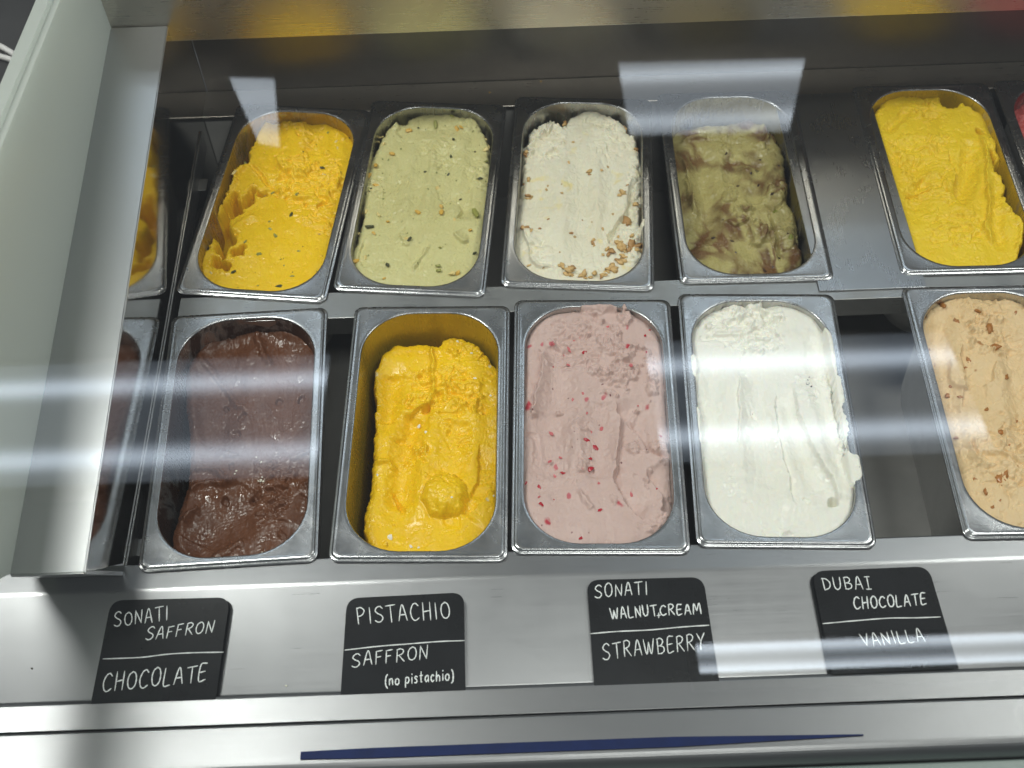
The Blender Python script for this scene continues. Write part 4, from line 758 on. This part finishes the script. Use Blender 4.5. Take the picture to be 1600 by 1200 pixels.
# ------------------------------------------------------------------ ceiling lamps, seen mirrored in the glass top
CEIL = 2.5
GN = np.array([0, .095, 1.0]); GN /= np.linalg.norm(GN); GP = np.array([0, .81, g(.81)+.005])
def mirror_hit(px, py, z=CEIL):
    """where the ceiling point that the glass shows at this spot of the photo really is"""
    d = ray(px, py); d /= np.linalg.norm(d); p = on_plane(px, py, GP, GN); r = d-2*(d@GN)*GN; return p+r*((z-p[2])/r[2])
TROFF = lampmat('troffer_lens', 0.85, 4.6, .165, .044, (.80, .89, 1.0))
STRIP = lampmat('strip_lens', 1.5, 6.0, .035, .018)
def ceiling_lamp(name, cx, cy, lx, ly, mat, label, group, z=CEIL, corners=None):
    e = empty(name, (cx, cy, z)); tag(e, label, 'ceiling light', group)
    bm = bmesh.new(); v = [bm.verts.new((sx*lx/2, sy*ly/2, 0)) for sx, sy in ((-1, -1), (-1, 1), (1, 1), (1, -1))] if corners is None else [bm.verts.new((c[0]-cx, c[1]-cy, 0)) for c in corners]; bm.faces.new(v)
    me = bpy.data.meshes.new('lens'); bm.to_mesh(me); bm.free(); link('lens', me, mat, e)
    if corners is not None: return
    bm = bmesh.new(); fr = .02
    for (x0, x1, y0, y1) in ((-lx/2-fr, -lx/2, -ly/2-fr, ly/2+fr), (lx/2, lx/2+fr, -ly/2-fr, ly/2+fr), (-lx/2, lx/2, -ly/2-fr, -ly/2), (-lx/2, lx/2, ly/2, ly/2+fr)): box(bm, x0, x1, y0, y1, -.008, .05)
    box(bm, -lx/2, lx/2, -ly/2, ly/2, .03, .05); obj('housing', bm, M['lampbody'], e)
A0 = mirror_hit(505, 645); A1 = mirror_hit(1020, 625); A2 = mirror_hit(1515, 610)
ya, yb = mirror_hit(760, 735)[1], mirror_hit(760, 545)[1]
lw_ = A2[0]-A1[0]; dy_ = abs(yb-ya)
print('troffer', lw_, dy_, (ya+yb)/2, A0, A1, A2)
grp = 'ceiling lights mirrored in the glass'
ceiling_lamp('ceiling_light', A0[0]-lw_*.62, (ya+yb)/2, lw_*1.24, dy_, TROFF, 'ceiling light mirrored across the chocolate pan', grp)
ceiling_lamp('ceiling_light', (A1[0]+A2[0])/2, (ya+yb)/2, lw_, dy_, TROFF, 'ceiling light mirrored across the vanilla pan', grp)
B0, B1 = mirror_hit(962, 150), mirror_hit(1250, 150); y0_, y1_ = mirror_hit(1100, 206)[1], mirror_hit(1100, 96)[1]
ceiling_lamp('ceiling_light', (B0[0]+B1[0])/2, (y0_+y1_)/2, B1[0]-B0[0], abs(y1_-y0_), lampmat('far_troffer_lens', 1.6, 2.6, abs(y1_-y0_)*.33, abs(y1_-y0_)*.11), 'ceiling light mirrored above the green swirl pan', grp, corners=[mirror_hit(*c) for c in ((966, 97), (1258, 90), (1233, 204), (984, 210))])
C0, C1 = mirror_hit(1090, 1030), mirror_hit(1700, 1005); y0_, y1_ = mirror_hit(1400, 1042)[1], mirror_hit(1400, 995)[1]
ceiling_lamp('ceiling_light', (C0[0]+C1[0])/2, (y0_+y1_)/2, C1[0]-C0[0], abs(y1_-y0_), STRIP, 'narrow strip light mirrored across the right hand signs', grp)
D0, D1 = mirror_hit(372, 170), mirror_hit(432, 170); y0_, y1_ = mirror_hit(400, 226)[1], mirror_hit(400, 120)[1]
ceiling_lamp('ceiling_light', (D0[0]+D1[0])/2, (y0_+y1_)/2, D1[0]-D0[0], abs(y1_-y0_), lampmat('small_lens', 2.6, 0.8, .1, .1), 'small ceiling light mirrored above the scraped saffron pan', grp, corners=[mirror_hit(*c) for c in ((358, 120), (428, 122), (437, 228), (404, 222))])

# unseen lamps added to light the case, above it and the customers' side
for (cx, cy, lx, ly, L_, lb) in ((-1.3, 1.0, 1.2, 0.3, 44.0, 'added narrow key light over the end panel'), (1.9, 1.15, 1.2, 0.6, 12.0, 'added fill light high beyond the far end of the case'), (0.45, -0.45, 1.2, 0.6, 10.0, 'added fill light over the customers in front of the shelf')):
    ceiling_lamp('ceiling_light', cx, cy, lx, ly, lampmat('added_light_lens', L_, 2.0, .165, .055, (1.0, 0.97, 0.93)), lb, 'added lights around the case')
